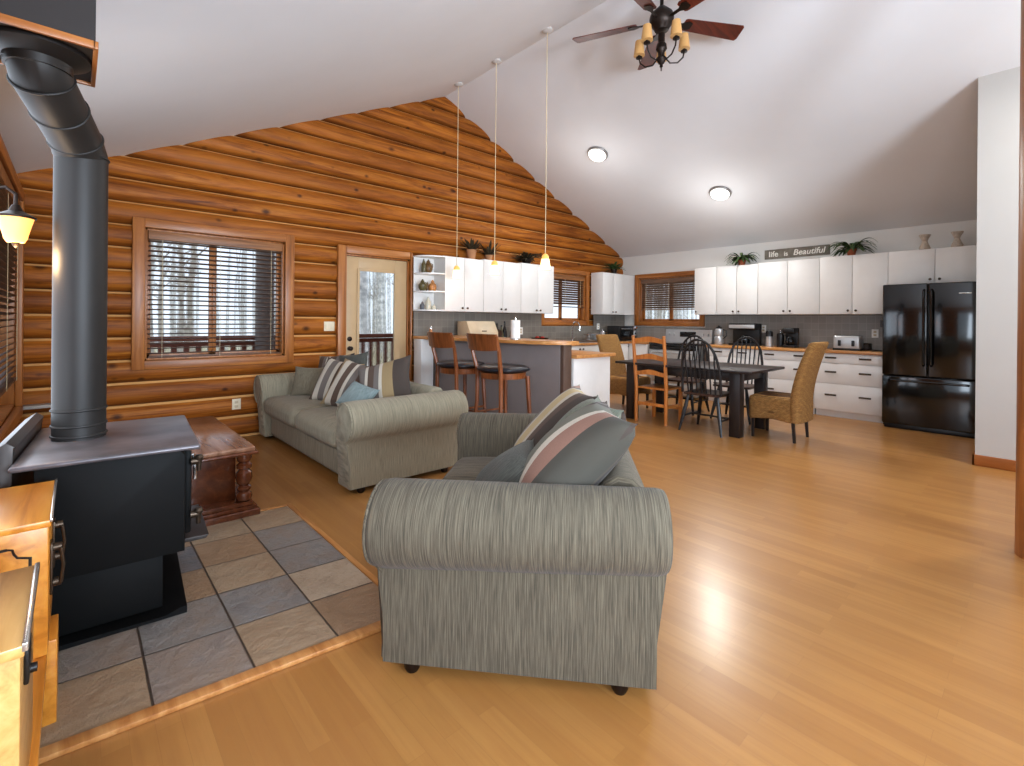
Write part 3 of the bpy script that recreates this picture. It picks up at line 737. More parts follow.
def sofa(name, label, loc, rz, L, Dp, mat, ncush, rollr=.15, zc_=.55, armw=.24, tilt=0.0, shrink=0.0):
    """local: x along length 0..L, y depth 0 (front)..Dp (back)"""
    R = thing(name, label, 'sofa', loc, rz)
    blk('base_frame', mat, R, armw-.02, L-armw+.02, .05, Dp-.03, .06, .30, puff=0, bev=.02)
    n = ncush; w = (L-2*armw)/n
    for i in range(n):
        blk('seat_cushion', mat, R, armw+w*i+.003, armw+w*(i+1)-.003, -.03, Dp-.22, .285, .465, puff=.03, bev=.07, nx=14)
    # back: leaning padded slab
    b = MB(); pf = [(Dp-.26, .30), (Dp-.20, .62), (Dp-.17, .68), (Dp-.12, .71), (Dp-.06, .70), (Dp-.01, .65), (Dp, .58), (Dp, .05), (Dp-.20, .05)]
    b.prism(pf, armw-.03, L-armw+.03, 'x', .02); b.build('backrest', mat, R, ang=50)
    # arms
    for side in (0, 1):
        def fx(x): return x if side == 0 else L-x
        prof = []
        # profile in x,z : outer panel x=0.04 up to roll
        cxr = rollr-.075
        prof.append((.032, .045)); prof.append((.028, .2)); prof.append((.04, .38))
        a0 = -120
        for i in range(25):
            a = radians(-125-(i*(360-125-20)/24)) # sweep clockwise over the outside, top, to inner side
            prof.append((cxr+rollr*cos(a), zc_+rollr*sin(a)))
        prof.append((armw, .40)); prof.append((armw, .045))
        bm = bmesh.new(); ny = 14; rings = []
        # y stations with rounded ends
        ys = [(0, .90), (.004, .95), (.015, .98), (.035, 1.0)]+[(Dp*(i/8.0), 1.0) for i in range(1, 8)]+[(Dp-.035, 1.0), (Dp-.015, .98), (Dp-.004, .95), (Dp, .90)]
        for (yy, sc_) in ys:
            ring_ = []
            sc0 = sc_; sc_ = sc_*(1-shrink*max(0, min(1, yy/Dp)))
            for (px, pz) in prof:
                if pz > zc_-rollr-.02:
                    qx = cxr+(px-cxr)*sc_; qz = zc_+(pz-zc_)*sc_
                    y2 = yy-.03 if yy < Dp/2 else yy+.035
                else: qx = armw/2+(px-armw/2)*(.9+.1*sc0); qz = pz; y2 = yy
                drop = tilt*(yy/Dp)
                ring_.append(bm.verts.new((fx(qx), y2, qz+(drop if pz > .3 else 0))))
            rings.append(ring_)
        N = len(prof)
        for A, B in zip(rings, rings[1:]):
            for i in range(N):
                j = (i+1) % N; bm.faces.new((A[i], A[j], B[j], B[i]))
        bm.faces.new(rings[0][::-1]); bm.faces.new(rings[-1])
        m = MB(); m.bm.free(); m.bm = bm; arm = m.build('arm', mat+'_arm', R, ang=60)
        # piping round the front of the roll
        pp_ = MB(); pts = [(fx(cxr+(px-cxr)*.93), -.034, zc_+(pz-zc_)*.93) for (px, pz) in prof[2:-2]]
        pp_.tube([(fx(armw*.5+(.035-armw*.5)*.95), -.002, .06), (fx(.045), -.003, .36)]+pts+[(fx(armw-.012), -.002, .38), (fx(armw-.012), -.002, .06)], .006, 6); pp_.build('piping', mat, arm)
    for xx in (.07, L-.07):
        for yy in (.10, Dp-.12): MB().lathe([(.022, 0), (.03, .015), (.034, .04), (.034, .06)], (xx, yy, 0), 14).build('foot', 'bronze', R)
    return R
# near loveseat
ang = math.atan2(.65, .76)
LS = sofa('loveseat', 'grey ribbed rolled-arm loveseat nearest the camera with its side turned to us', (.86, 1.67, 0), 0, 1.5, .975, 'sofaA', 2, rollr=.156, zc_=.54, tilt=.03, shrink=.10)
# local x -> (.76,.65) ; local y -> (.65,-.76)  needs mirrored frame: use rotation with y flipped by length direction
ux_ = Vector((.76, .65, 0)).normalized()
# local x must be 90deg clockwise from local y for a proper rotation: y=(.65,-.76) => x=(-.76,-.65)
ux_ = Vector((.761, .649, 0)).normalized()
LS.rotation_euler = (0, 0, math.atan2(-ux_.y, -ux_.x)); LSL = 1.5
LS.location = (.820+ux_.x*LSL, 1.60+ux_.y*LSL, 0)
FS = sofa('sofa', 'beige grey rolled-arm two-cushion sofa standing by the log wall', (1.52, 3.40, 0), 0, 2.40, .97, 'sofaB', 2, zc_=.54)
# front faces -X: local y -> +X, local x -> -Y
FS.rotation_euler = (0, 0, radians(-90)); FS.location = (1.50, 5.77, 0)
bpy.context.view_layer.update()

def cushion_mesh(name, w, h, t_, mat, seed=0):
    n = 18; bm = bmesh.new(); rnd = random.Random(seed); V = {}
    for sgn in (1, -1):
        for i in range(n+1):
            for j in range(n+1):
                u = -1+2*i/n; v = -1+2*j/n
                if sgn == -1 and (i in (0, n) or j in (0, n)): V[(sgn, i, j)] = V[(1, i, j)]; continue
                pin = 1-.10*(1-abs(u)**2)*abs(v)**3; pin2 = 1-.10*(1-abs(v)**2)*abs(u)**3
                th = (max(0, (1-u**2)*(1-v**2)))**.42
                th *= 1+.12*sin(3*u+seed)*cos(2.4*v+seed*2)
                V[(sgn, i, j)] = bm.verts.new((u*w/2*pin2, sgn*th*t_/2, v*h/2*pin))
    for sgn in (1, -1):
        for i in range(n):
            for j in range(n):
                q_ = (V[(sgn, i, j)], V[(sgn, i+1, j)], V[(sgn, i+1, j+1)], V[(sgn, i, j+1)])
                bm.faces.new(q_ if sgn == -1 else q_[::-1])
    m = MB(); m.bm.free(); m.bm = bm; return m.build(name, mat, None, ang=75)
def pillow(base, lx, ly, lz, rx, ry, rz, w, h, t_, mat, label, group=None, seed=0):
    """local sofa coords of the cushion's centre; cushion faces local -y; rx leans it back"""
    o = cushion_mesh('throw_pillow', w, h, t_, mat, seed)
    M = base.matrix_world @ Matrix.Translation((lx, ly, lz)) @ Euler((radians(rx), radians(ry), radians(rz)), 'ZYX').to_matrix().to_4x4() if False else base.matrix_world @ Matrix.Translation((lx, ly, lz)) @ Matrix.Rotation(radians(rz), 4, 'Z') @ Matrix.Rotation(radians(rx), 4, 'X') @ Matrix.Rotation(radians(ry), 4, 'Y')
    o.matrix_world = M
    return tag(o, label, 'pillow', group)
# far sofa (local x 0 = far/left arm, 2.3 = near/right arm)
pillow(FS, .50, .36, .625, -20, 0, 42, .38, .34, .13, 'pl_taupe', 'plain taupe pillow leaning by the left arm of the far sofa', seed=1)
pillow(FS, .52, .62, .69, -20, -6, 30, .46, .46, .15, 'st1', 'brown striped pillow behind the plain taupe one on the far sofa', seed=2)
pillow(FS, .98, .46, .665, -28, 8, 32, .46, .48, .15, 'st2', 'cream and brown striped pillow, left of the middle pair on the far sofa', seed=3)
pillow(FS, .80, .70, .73, -14, -8, 20, .42, .42, .12, 'pl_dark', 'dark pillow peeking from behind the striped row on the far sofa', seed=4)
pillow(FS, 1.38, .46, .665, -32, 10, 30, .52, .50, .16, 'st6', 'wide light striped pillow in the middle of the far sofa', seed=5)
pillow(FS, 1.80, .56, .73, -30, -18, 30, .54, .44, .15, 'st3', 'grey and tan striped pillow by the right arm of the far sofa', seed=6)
pillow(FS, 1.78, .32, .63, -44, 16, 30, .32, .26, .11, 'pl_blue', 'small pale blue pillow in front of the rightmost striped pillow on the far sofa', seed=7)
# loveseat: local x 0 = far arm, 1.5 = near arm
pillow(LS, .46, .56, .70, -44, 0, 10, .50, .60, .18, 'st5', 'cream and yellow striped pillow by the far arm of the loveseat', seed=8)
pillow(LS, .78, .68, .71, -44, 0, 12, .46, .54, .18, 'pl_sage', 'plain sage green pillow in the middle of the loveseat', seed=9)
pillow(LS, 1.0, .38, .57, -46, 4, 12, .40, .40, .19, 'pl_dark', 'small dark grey pillow lying in front on the loveseat', seed=10)
pillow(LS, 1.12, .67, .715, -46, 0, 9, .52, .60, .25, 'st4', 'large grey pillow with a pink band by the near arm of the loveseat', seed=11)
pillow(LS, .66, .86, .70, -16, -6, 10, .30, .32, .12, 'st3', 'dark striped pillow peeking over the back of the loveseat', seed=12)

# ---------------------------------------------------------------- cabinets
def knob(parent, x, z, y=0, mat='knob', name='knob'):
    k = MB(); k.lathe([(0, 0), (.006, 0), (.006, .012), (.014, .018), (.016, .026), (.01, .032), (0, .033)], seg=14)
    k.xf(Matrix.Translation((x, y, z)) @ Matrix.Rotation(radians(90), 4, 'X')); return k.build(name, mat, parent)
def pull(parent, x, z, y=0, w=.11):
    k = MB(); k.tube([(x-w/2, y, z), (x-w/2+.008, y-.02, z), (x-w/2+.02, y-.026, z), (x+w/2-.02, y-.026, z), (x+w/2-.008, y-.02, z), (x+w/2, y, z)], .0065, 8)
    k.box(x-w/2-.008, x+w/2+.008, y-.003, y, z-.012, z+.012, .001); return k.build('handle', 'knob', parent)
def cabinet(name, label, loc, rz, w, d_, h, doors=2, drawers=None, knobz='low', toe=0, group=None, cat='cabinet', split=None):
    R = thing(name, label, cat, loc, rz, group)
    b = MB(); b.box(0, w, .02, d_, toe, h, .002)
    if toe: b.box(.01, w-.01, .07, d_-.01, 0, toe+.002)
    b.build('cabinet_body', 'white', R)
    if drawers:
        z = toe+.005; tot = sum(drawers); H_ = h-toe-.01
        for f in drawers:
            hh_ = H_*f/tot
            D_ = MB().box(.004, w-.004, 0, .019, z+.003, z+hh_-.003, .002).build('drawer', 'white', R)
            for px in (split or (w*.25, w*.75)): pull(D_, px, z+hh_*.58, 0, .12)
            z += hh_
    else:
        ww = w/doors
        for i in range(doors):
            D_ = MB().box(ww*i+.003, ww*(i+1)-.003, 0, .019, toe+.003, h-.003, .003).build('door', 'white', R)
            if doors == 1: kx = .04
            else: kx = ww*(i+1)-.045 if i % 2 == 0 else ww*i+.045
            knob(D_, kx, toe+.05 if knobz == 'low' else h-.06, 0)
    return R
RZ90 = radians(-90)
g = 'white upper cabinets on the right kitchen wall'
# local x runs toward -Y
cabinet('upper_cabinet', 'narrow white upper cabinet between the range window and the double doors', (8.05, 4.12, 1.43), RZ90, .39, .348, .81, 1, group=g)
cabinet('upper_cabinet', 'white two-door upper cabinet under the left fern', (8.05, 3.73, 1.43), RZ90, .67, .348, .81, group=g)
cabinet('upper_cabinet', 'white two-door upper cabinet under the written sign', (8.05, 3.06, 1.43), RZ90, .86, .348, .82, group=g)
cabinet('upper_cabinet', 'white two-door upper cabinet under the right fern next to the refrigerator', (8.05, 2.20, 1.43), RZ90, .80, .348, .83, group=g)
cabinet('upper_cabinet', 'short white two-door cabinet above the black refrigerator', (8.05, 1.40, 1.82), RZ90, .95, .348, .44, group=g)
g = 'white drawer base cabinets on the right kitchen wall'
cabinet('base_cabinet', 'white three-drawer base cabinet next to the black refrigerator', (7.77, 2.18, 0), RZ90, .79, .62, .885, drawers=(.37, .285, .135), toe=.09, group=g)
cabinet('base_cabinet', 'white drawer base cabinet behind the near wicker chair', (7.77, 2.98, 0), RZ90, .80, .62, .885, drawers=(.37, .285, .135), toe=.09, group=g)
cabinet('base_cabinet', 'white drawer base cabinet just right of the range', (7.77, 3.76, 0), RZ90, .78, .62, .885, drawers=(.37, .285, .135), toe=.09, group=g)
cabinet('base_cabinet', 'white corner base cabinet left of the range', (7.77, 5.79, 0), RZ90, .93, .62, .885, toe=.09, knobz='high')
cabinet('base_cabinet', 'white base cabinet under the sink on the log wall', (5.9, 5.27, 0), 0, 1.85, .52, .885, doors=4, toe=.09, knobz='high')
cabinet('base_cabinet', 'white base cabinet on the log wall behind the bar', (4.11, 5.27, 0), 0, 1.78, .52, .885, doors=2, toe=.09, knobz='high')
def ctop(name, label, boxes, mat='butcher', cat='countertop'):
    m = MB()
    for b in boxes: m.box(*b, .006)
    return tag(m.build(name, mat), label, cat)
ctop('countertop', 'butcher block countertop right of the range carrying the coffee makers', [(7.745, 8.395, 1.385, 3.80, .886, .925)])
ctop('countertop', 'L-shaped butcher block countertop around the sink corner', [(4.11, 8.385, 5.245, 5.795, .886, .925), (7.745, 8.395, 4.88, 5.24, .886, .925)])
g = 'white upper cabinets on the log wall'
for i, (a, b, lb) in enumerate(((3.77, 4.47, 'white two-door wall cabinet next to the open jar shelf'), (4.47, 5.23, 'white two-door wall cabinet, middle one on the log wall'), (5.23, 5.99, 'white two-door wall cabinet beside the sink window'))):
    cabinet('wall_cabinet', lb, (a, 5.56, 1.42), 0, b-a, .235, .77+.015*i, group=g)
cabinet('corner_cabinet', 'white two-door wall cabinet in the far kitchen corner', (7.28, 5.52, 1.43), 0, .70, .275, .79)
struct(MB().box(7.985, XR-.003, 5.56, 5.79, 1.43, 2.22).build('trim_1', 'white', smooth=False))
# backsplash
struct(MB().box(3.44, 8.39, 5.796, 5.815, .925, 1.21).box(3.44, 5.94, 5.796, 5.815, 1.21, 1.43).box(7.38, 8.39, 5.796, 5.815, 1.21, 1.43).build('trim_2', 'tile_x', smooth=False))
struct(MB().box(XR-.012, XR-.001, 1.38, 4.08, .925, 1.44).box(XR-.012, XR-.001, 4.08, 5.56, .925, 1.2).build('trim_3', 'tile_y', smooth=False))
# dark filler beside the range
tag(MB().box(7.79, 8.38, 3.765, 3.80, 0, .885, .002).build('gap_filler', 'darkpanel'), 'dark filler in the gap right of the range', 'panel')

# open quarter-round shelf
SH = thing('open_shelf', 'white curved open corner shelf beside the glazed door holding small jars', 'shelf', (3.765, 5.80, 1.42))
def qpoly(r=1.0):
    return [(0, 0), (-.34, 0), (-.34, -.06)]+[(-.34+ .34*(1-cos(radians(a)))-0, -.06-.24*sin(radians(a))) for a in range(10, 91, 10)]+[(0, -.30)]
for z in (0, .255, .50, .735): 
    MB().prism(qpoly(), z, z+.018, 'z').build('shelf_board', 'white', SH, ang=30)
MB().box(-.018, -.001, -.30, -.005, .018, .735).build('side_panel', 'white', SH)
MB().box(-.34, -.018, -.018, -.004, .018, .735).build('back_panel', 'white', SH)
def jar(label, x, y, z, h, r, mat, kind=0):
    J = thing('jar', label, 'jar', (x, y, z), group=None)
    s = h
    profs = {0: [(r*.7, 0), (r*.9, s*.1), (r, s*.35), (r*.85, s*.6), (r*.45, s*.72), (r*.42, s*.8), (0, s*.8)], 1: [(r*.6, 0), (r, s*.25), (r, s*.5), (r*.6, s*.68), (r*.4, s*.8), (0, s*.8)], 2: [(r*.85, 0), (r*.9, s*.08), (r*.8, s*.6), (r*.5, s*.74), (r*.4, s*.8), (0, s*.8)]}
    MB().lathe(profs[kind], seg=18).build('jar_body', mat, J)
    MB().lathe([(r*.42, s*.8), (r*.45, s*.84), (r*.2, s*.9), (r*.24, s*.96), (0, s)], seg=14).build('lid', mat, J)
    if kind == 1: MB().tube([(r*.5, 0, s*.7), (r*1.15, 0, s*.68), (r*1.2, 0, s*.45), (r*.9, 0, s*.3)], r*.1, 6).build('jar_handle', mat, J)
    return J
yj = 5.67
jar('tall olive bottle jar, left on the top board of the open shelf', 3.51, yj, 1.939, .19, .038, 'jar_green', 2)
jar('round brown jug with a handle, right on the top board of the open shelf', 3.585, yj, 1.939, .19, .058, 'jar_brown', 1)
jar('squat olive jug, left on the middle board of the open shelf', 3.495, yj, 1.694, .16, .056, 'jar_green', 1)
jar('small brown jar between two jugs on the middle board', 3.585, yj+.02, 1.694, .13, .024, 'jar_brown', 2)
jar('orange tan jar, right on the middle board of the open shelf', 3.655, yj, 1.694, .16, .055, 'jar_orange', 0)
jar('small grey and white jar, left on the lowest board of the open shelf', 3.495, yj, 1.439, .11, .036, 'grey_item', 0)
jar('tall cream jar in the middle of the lowest shelf board', 3.585, yj, 1.439, .18, .044, 'jar_white', 2)
jar('small cream pot, right on the lowest shelf board', 3.675, yj, 1.439, .08, .034, 'jar_white', 0)

# ---------------------------------------------------------------- bar / peninsula
BR = thing('breakfast_bar', 'grey painted breakfast bar with a raised butcher block top', 'bar', (.06, -.02, 0))
a0, a1 = Vector((3.62, 5.84)), Vector((3.86, 3.52))
MB().prism([(3.62, 5.79), (3.85, 3.55), (3.98, 3.55), (3.98, 5.79)], 0, 1.04, 'z').build('bar_wall', 'barpaint', BR, False)
MB().box(3.855, 3.985, 3.50, 3.555, 0, 1.04, .003).build('end_post', 'darkpanel', BR)
MB().box(3.37, 3.56, 5.60, 5.79, 0, 1.04, .003).build('side_panel', 'white', BR)
top = [(3.35, 5.79), (3.62, 3.90)]+[(3.66+.04+.36-.36*cos(radians(a)) - .03, 3.78-.33*sin(radians(a))) for a in range(0, 91, 10)]+[(4.05, 3.45), (4.06, 3.48), (4.06, 5.79)]
MB().prism(top, 1.04, 1.08, 'z', .006).build('bar_top', 'butcher', BR, ang=30)
cabinet('base_cabinet', 'white cabinet on the kitchen side of the breakfast bar', (4.75, 3.48, 0), radians(90), 1.72, .67, .885, doors=4, toe=.09, knobz='high')
ctop('countertop', 'low butcher block counter attached behind the breakfast bar', [(4.06, 4.78, 3.42, 5.20, .886, .925)])

# bar stools
def stool(label, x, y, rz):
    R = thing('bar_stool', label, 'stool', (x, y, 0), rz, 'bar stools at the breakfast bar'); R.scale = (1.1, 1.08, 1)
    # local front -y, back +y
    c = MB(); c.bm.free(); c.bm = bmesh.new()
    prof = [(0, .0), (.17, .0), (.2, .012), (.212, .03), (.2, .052), (.16, .066), (.08, .072), (0, .073)]
    rings = []
    for (r, z) in prof:
        r *= 1.1
        rings.append([c.bm.verts.new((r*1.02*math.copysign(abs(cos(2*pi*i/32))**.75, cos(2*pi*i/32)), r*math.copysign(abs(sin(2*pi*i/32))**.75, sin(2*pi*i/32)), .77+z)) for i in range(32)] if r > 0 else [c.bm.verts.new((0, 0, .77+z))])
    for A, B in zip(rings, rings[1:]):
        for i in range(32):
            j = (i+1) % 32
            if len(A) == 1: c.bm.faces.new((A[0], B[j], B[i]))
            elif len(B) == 1: c.bm.faces.new((A[i], A[j], B[0]))
            else: c.bm.faces.new((A[i], A[j], B[j], B[i]))
    c.build('seat_cushion', 'leather', R, ang=70)
    MB().lathe([(.15, .705), (.215, .71), (.22, .77), (.15, .77)], seg=32).build('seat_frame', 'stoolwood', R)
    for sx in (-1, 1):
        MB().tube([(sx*.20, -.19, 0), (sx*.17, -.16, .73)], [.016, .022], 8).build('leg', 'stoolwood', R)
        MB().tube([(sx*.215, .22, 0), (sx*.19, .17, .45), (sx*.185, .17, .78), (sx*.215, .215, 1.0), (sx*.23, .26, 1.15)], [.017, .02, .021, .018, .014], 8).build('back_post', 'stoolwood', R)
        MB().cyl((sx*.19, -.175, .34), (sx*.2, .19, .34), .011, seg=10).build('stretcher', 'stoolwood', R)
    MB().cyl((-.19, -.18, .24), (.19, -.18, .24), .013, seg=10).build('footrest', 'stoolwood', R)
    MB().cyl((-.2, .195, .30), (.2, .195, .30), .011, seg=10).build('stretcher', 'stoolwood', R)
    s = MB(); s.bm.free(); s.bm = bmesh.new(); n = 12; rows = []
    for i in range(n+1):
        u = -1+2*i/n; xx = u*.232; bow = .055*(1-u*u)
        rows.append([s.bm.verts.new(v) for v in ((xx, .235+bow-.009, .995+.012*(u*u)), (xx, .235+bow+.010, .995+.012*u*u), (xx, .262+bow+.010, 1.165), (xx, .262+bow-.009, 1.165))])
    for A, B in zip(rows, rows[1:]):
        for k in range(4): s.bm.faces.new((A[k], A[(k+1) % 4], B[(k+1) % 4], B[k]))
    s.bm.faces.new(rows[0]); s.bm.faces.new(rows[-1][::-1])
    s.build('back_slat', 'stoolwood', R, ang=50)
    return R
stool('dark wooden bar stool with black seat, the one nearer the end of the bar', 3.30, 3.77, radians(86))
stool('dark wooden bar stool with black seat, the one nearer the log wall', 3.24, 4.43, radians(86))

# ---------------------------------------------------------------- dining set
DT = thing('dining_table', 'long dark espresso dining table between the bar and the kitchen drawers', 'table', (5.93, 3.10, 0))
MB().box(-.50, .50, -.98, .80, .735, .765, .006).build('tabletop', 'dining', DT)
m = MB(); m.box(-.40, .40, -.80, .62, .63, .736, .003); m.build('apron', 'diningleg', DT)
for sx in (-1, 1):
    for sy in (-1, 1):
        MB().box(sx*.35-.06, sx*.35+.06, (sy*.69-.07)-.06, (sy*.69-.07)+.06, 0, .735, .005).build('leg', 'diningleg', DT)

def windsor(label, x, y, rz):
    R = thing('windsor_chair', label, 'chair', (x, y, 0), rz, 'black windsor chairs round the dining table')
    m = MB(); m.bm.free(); m.bm = rounded_block(-.215, .215, -.22, .2, .43, .465, puff=-.008, bev=.017, nx=10)
    for v in m.bm.verts:
        v.co.x *= 1-.12*(v.co.y+.22)/.42
        if abs(v.co.x) > .12: v.co.x *= 1
    m.build('seat', 'winseat', R, ang=60)
    hoop = []
    for i in range(21):
        a = pi*i/20; hoop.append((-.205*cos(a)*(1+.02*sin(a)), .175+.10*(sin(a)**.8)*.9, .455+.63*sin(a)**.62))
    MB().tube(hoop, .0145, 8).build('back_hoop', 'windsor', R)
    for k in range(-3, 4):
        xx = k*.048; xt = k*.052; ca = max(0, 1-(xt/.205)**2); sa = sqrt(ca); zt = .455+.63*sa**.62; yt = .175+.09*sa**.8
        MB().cyl((xx, .165, .455), (xt, yt, zt), .0085, .0075, 8).build('spindle', 'windsor', R)
    for sx in (-1, 1):
        for sy, yy in ((-1, -.16), (1, .14)):
            MB().tube([(sx*.225, yy+sy*.07, 0), (sx*.20, yy+sy*.045, .15), (sx*.175, yy+sy*.02, .30), (sx*.155, yy, .44)], [.012, .019, .021, .013], 10).build('leg', 'windsor', R)
        MB().tube([(sx*.203, -.205, .165), (sx*.2, 0, .175), (sx*.203, .185, .165)], [.009, .013, .009], 8).build('stretcher', 'windsor', R)
    MB().tube([(-.2, -.01, .175), (0, -.01, .18), (.2, -.01, .175)], [.009, .013, .009], 8).build('stretcher', 'windsor', R)
    R.scale = (1.14, 1.06, 1.01)
    return R
windsor('black spindle-back windsor chair nearest the camera, beside the oak chair', 5.63, 2.69, radians(90))
windsor('black windsor chair across the table in front of the kitchen drawers', 6.62, 2.76, radians(-90))
windsor('black windsor chair across the table in front of the range', 6.62, 3.52, radians(-90))

LC = thing('ladderback_chair', 'honey oak ladder-back chair at the near side of the dining table', 'chair', (5.68, 3.38, 0), radians(90))
m = MB(); m.box(-.21, .21, -.22, .19, .43, .455, .008); m.build('seat', 'oak', LC)
for sx in (-1, 1):
    MB().box(sx*.195-.02, sx*.195+.02, -.20-.02, -.20+.02, 0, .432, .005).build('leg', 'oak', LC)
    p_ = MB(); p_.tube([(sx*.215, .20, 0), (sx*.215, .20, .45), (sx*.22, .235, .8), (sx*.222, .275, 1.12)], [.021, .024, .023, .02], 10); p_.build('back_post', 'oak', LC)
    MB().box(sx*.2-.012, sx*.2+.012, -.2, .2, .20, .235, .003).build('stretcher', 'oak', LC)
MB().box(-.2, .2, .19, .21, .22, .26, .003).build('stretcher', 'oak', LC)
MB().box(-.2, .2, -.21, -.19, .15, .185, .003).build('stretcher', 'oak', LC)
for (zb, hgt, yy) in ((.60, .055, .215), (.80, .06, .235), (1.02, .06, .262)):
    pts = [(-.21, zb)]+[(-.21+.42*i/10, zb+.022*sin(pi*i/10)) for i in range(1, 10)]+[(.21, zb)]+[(.21-.42*i/10, zb+hgt+.032*sin(pi*i/10)**2) for i in range(0, 11)]
    MB().prism(pts, yy-.009, yy+.009, 'y').build('ladder_slat', 'oak', LC, ang=30)

def wicker(label, x, y, rz):
    R = thing('wicker_chair', label, 'chair', (x, y, 0), rz, 'woven seagrass end chairs')
    # front -y. side profile (y,z) extruded in x with rounded edges: back panel
    bm = bmesh.new(); rows = []
    n = 16; path = []
    for i in range(n+1):
        f = i/n; z = .22+.86*f; yc = .20+.16*max(0, f-.25)**1.6*1.6; th = .055-.012*f; wd = .262-.012*f+(.012*sin(pi*f))
        path.append((yc, z, th, wd))
    for (yc, z, th, wd) in path:
        ring_ = []
        for k in range(24):
            a = 2*pi*k/24; cx_, sy_ = cos(a), sin(a)
            px = wd*math.copysign(abs(cx_)**.35, cx_); py = th*math.copysign(abs(sy_)**.5, sy_)
            py += .02*(1-(px/wd)**2)
            ring_.append(bm.verts.new((px, yc+py, z)))
        rows.append(ring_)
    top_ = rows[-1]
    capr = [bm.verts.new((v.co.x*.94, path[-1][0]+.012+(v.co.y-path[-1][0])*.6, v.co.z+.014)) for v in top_]; rows.append(capr)
    for A, B in zip(rows, rows[1:]):
        for k in range(24): bm.faces.new((A[k], A[(k+1) % 24], B[(k+1) % 24], B[k]))
    bm.faces.new(rows[0][::-1]); bm.faces.new(rows[-1])
    m = MB(); m.bm.free(); m.bm = bm; m.build('backrest', 'wicker', R, ang=70)
    m = MB(); m.bm.free(); m.bm = rounded_block(-.26, .26, -.27, .20, .20, .475, puff=.012, bev=.03, nx=12)
    for v in m.bm.verts:
        if v.co.z < .3: v.co.z += .045*(1-(v.co.x/.26)**2)*(1 if abs(v.co.y) > .15 else .6)+.03*max(0, 1-abs(v.co.y+.03)/.22)
    m.build('seat', 'wicker', R, ang=70)
    for sx in (-1, 1):
        MB().tube([(sx*.215, -.23, 0), (sx*.215, -.23, .27)], [.017, .023], 4).build('leg', 'diningleg', R)
        MB().tube([(sx*.215, .20, 0), (sx*.21, .18, .27)], [.017, .023], 4).build('leg', 'diningleg', R)
    return R
wicker('woven seagrass chair with tall curved back at the near end of the table', 5.98, 2.0, radians(180))
wicker('tall-backed woven seagrass chair at the far end of the table by the bar', 6.16, 4.22, 0)

# ---------------------------------------------------------------- refrigerator
FR = thing('refrigerator', 'glossy black french-door refrigerator beside the white wall', 'refrigerator', (7.60, 1.37, 0), RZ90)
w = .88
MB().box(.004, w-.004, .03, .78, .02, 1.79, .006).build('fridge_body', 'fridge', FR)
for i in range(2):
    Dd = MB().box(w/2*i+.003, w/2*(i+1)-.003, -.045, .028, .665, 1.79, .014, 4).build('door', 'fridge', FR)
    hx = w/2-.035 if i == 0 else w/2+.035
    MB().tube([(hx, -.05, .80), (hx, -.09, .82), (hx, -.095, .9), (hx, -.095, 1.6), (hx, -.09, 1.69), (hx, -.05, 1.71)], .013, 10).build('handle', 'fridge', Dd)
    if i == 1: MB().box(w-.17, w-.06, -.048, -.044, 1.655, 1.668, .001).build('badge', 'silverline', Dd)
Dd = MB().box(.003, w-.003, -.045, .028, .06, .655, .014, 4).build('freezer_drawer', 'fridge', FR)
MB().tube([(.08, -.05, .60), (.1, -.09, .605), (.16, -.095, .605), (w-.16, -.095, .605), (w-.1, -.09, .605), (w-.08, -.05, .60)], .013, 10).build('handle', 'fridge', Dd)
MB().box(.02, w-.02, 0, .7, 0, .058, .004).build('base_grille', 'black', FR)

# range
RG = thing('kitchen_range', 'stainless steel electric range with a black glass top under the window', 'range', (7.745, 4.82, 0), RZ90)
w = .90
MB().box(.01, w-.01, .02, .63, .02, .90, .004).build('range_body', 'steel', RG)
MB().box(.0, w, -.01, .60, .90, .925, .004).build('cooktop', 'darkglass', RG)
m = MB(); m.prism([(.54, .925), (.62, .925), (.63, 1.16), (.58, 1.16), (.555, 1.0)], .0, w, 'x', .004); m.build('control_panel', 'steel', RG)
MB().box(.30, .60, .552, .575, 1.03, 1.12, .003).build('display', 'darkglass', RG)
for xx in (.08, .17, .73, .82):
    k = MB(); k.lathe([(0, 0), (.026, 0), (.022, .02), (0, .022)], seg=16); k.xf(Matrix.Translation((xx, .565, 1.075)) @ Matrix.Rotation(radians(82), 4, 'X')); k.build('control_knob', 'steel', RG)
OD = MB().box(.015, w-.015, -.02, .02, .24, .80, .008).build('oven_door', 'steel', RG)
MB().box(.12, w-.12, -.024, -.018, .36, .66, .006).build('oven_window', 'darkglass', OD)
MB().tube([(.08, -.02, .75), (.09, -.06, .755), (w-.09, -.06, .755), (w-.08, -.02, .75)], .011, 8).build('handle', 'chrome', OD)
MB().box(.015, w-.015, -.02, .02, .81, .895, .004).build('front_trim', 'darkglass', RG)
MB().box(.015, w-.015, -.015, .02, .05, .23, .006).build('storage_drawer', 'steel', RG)

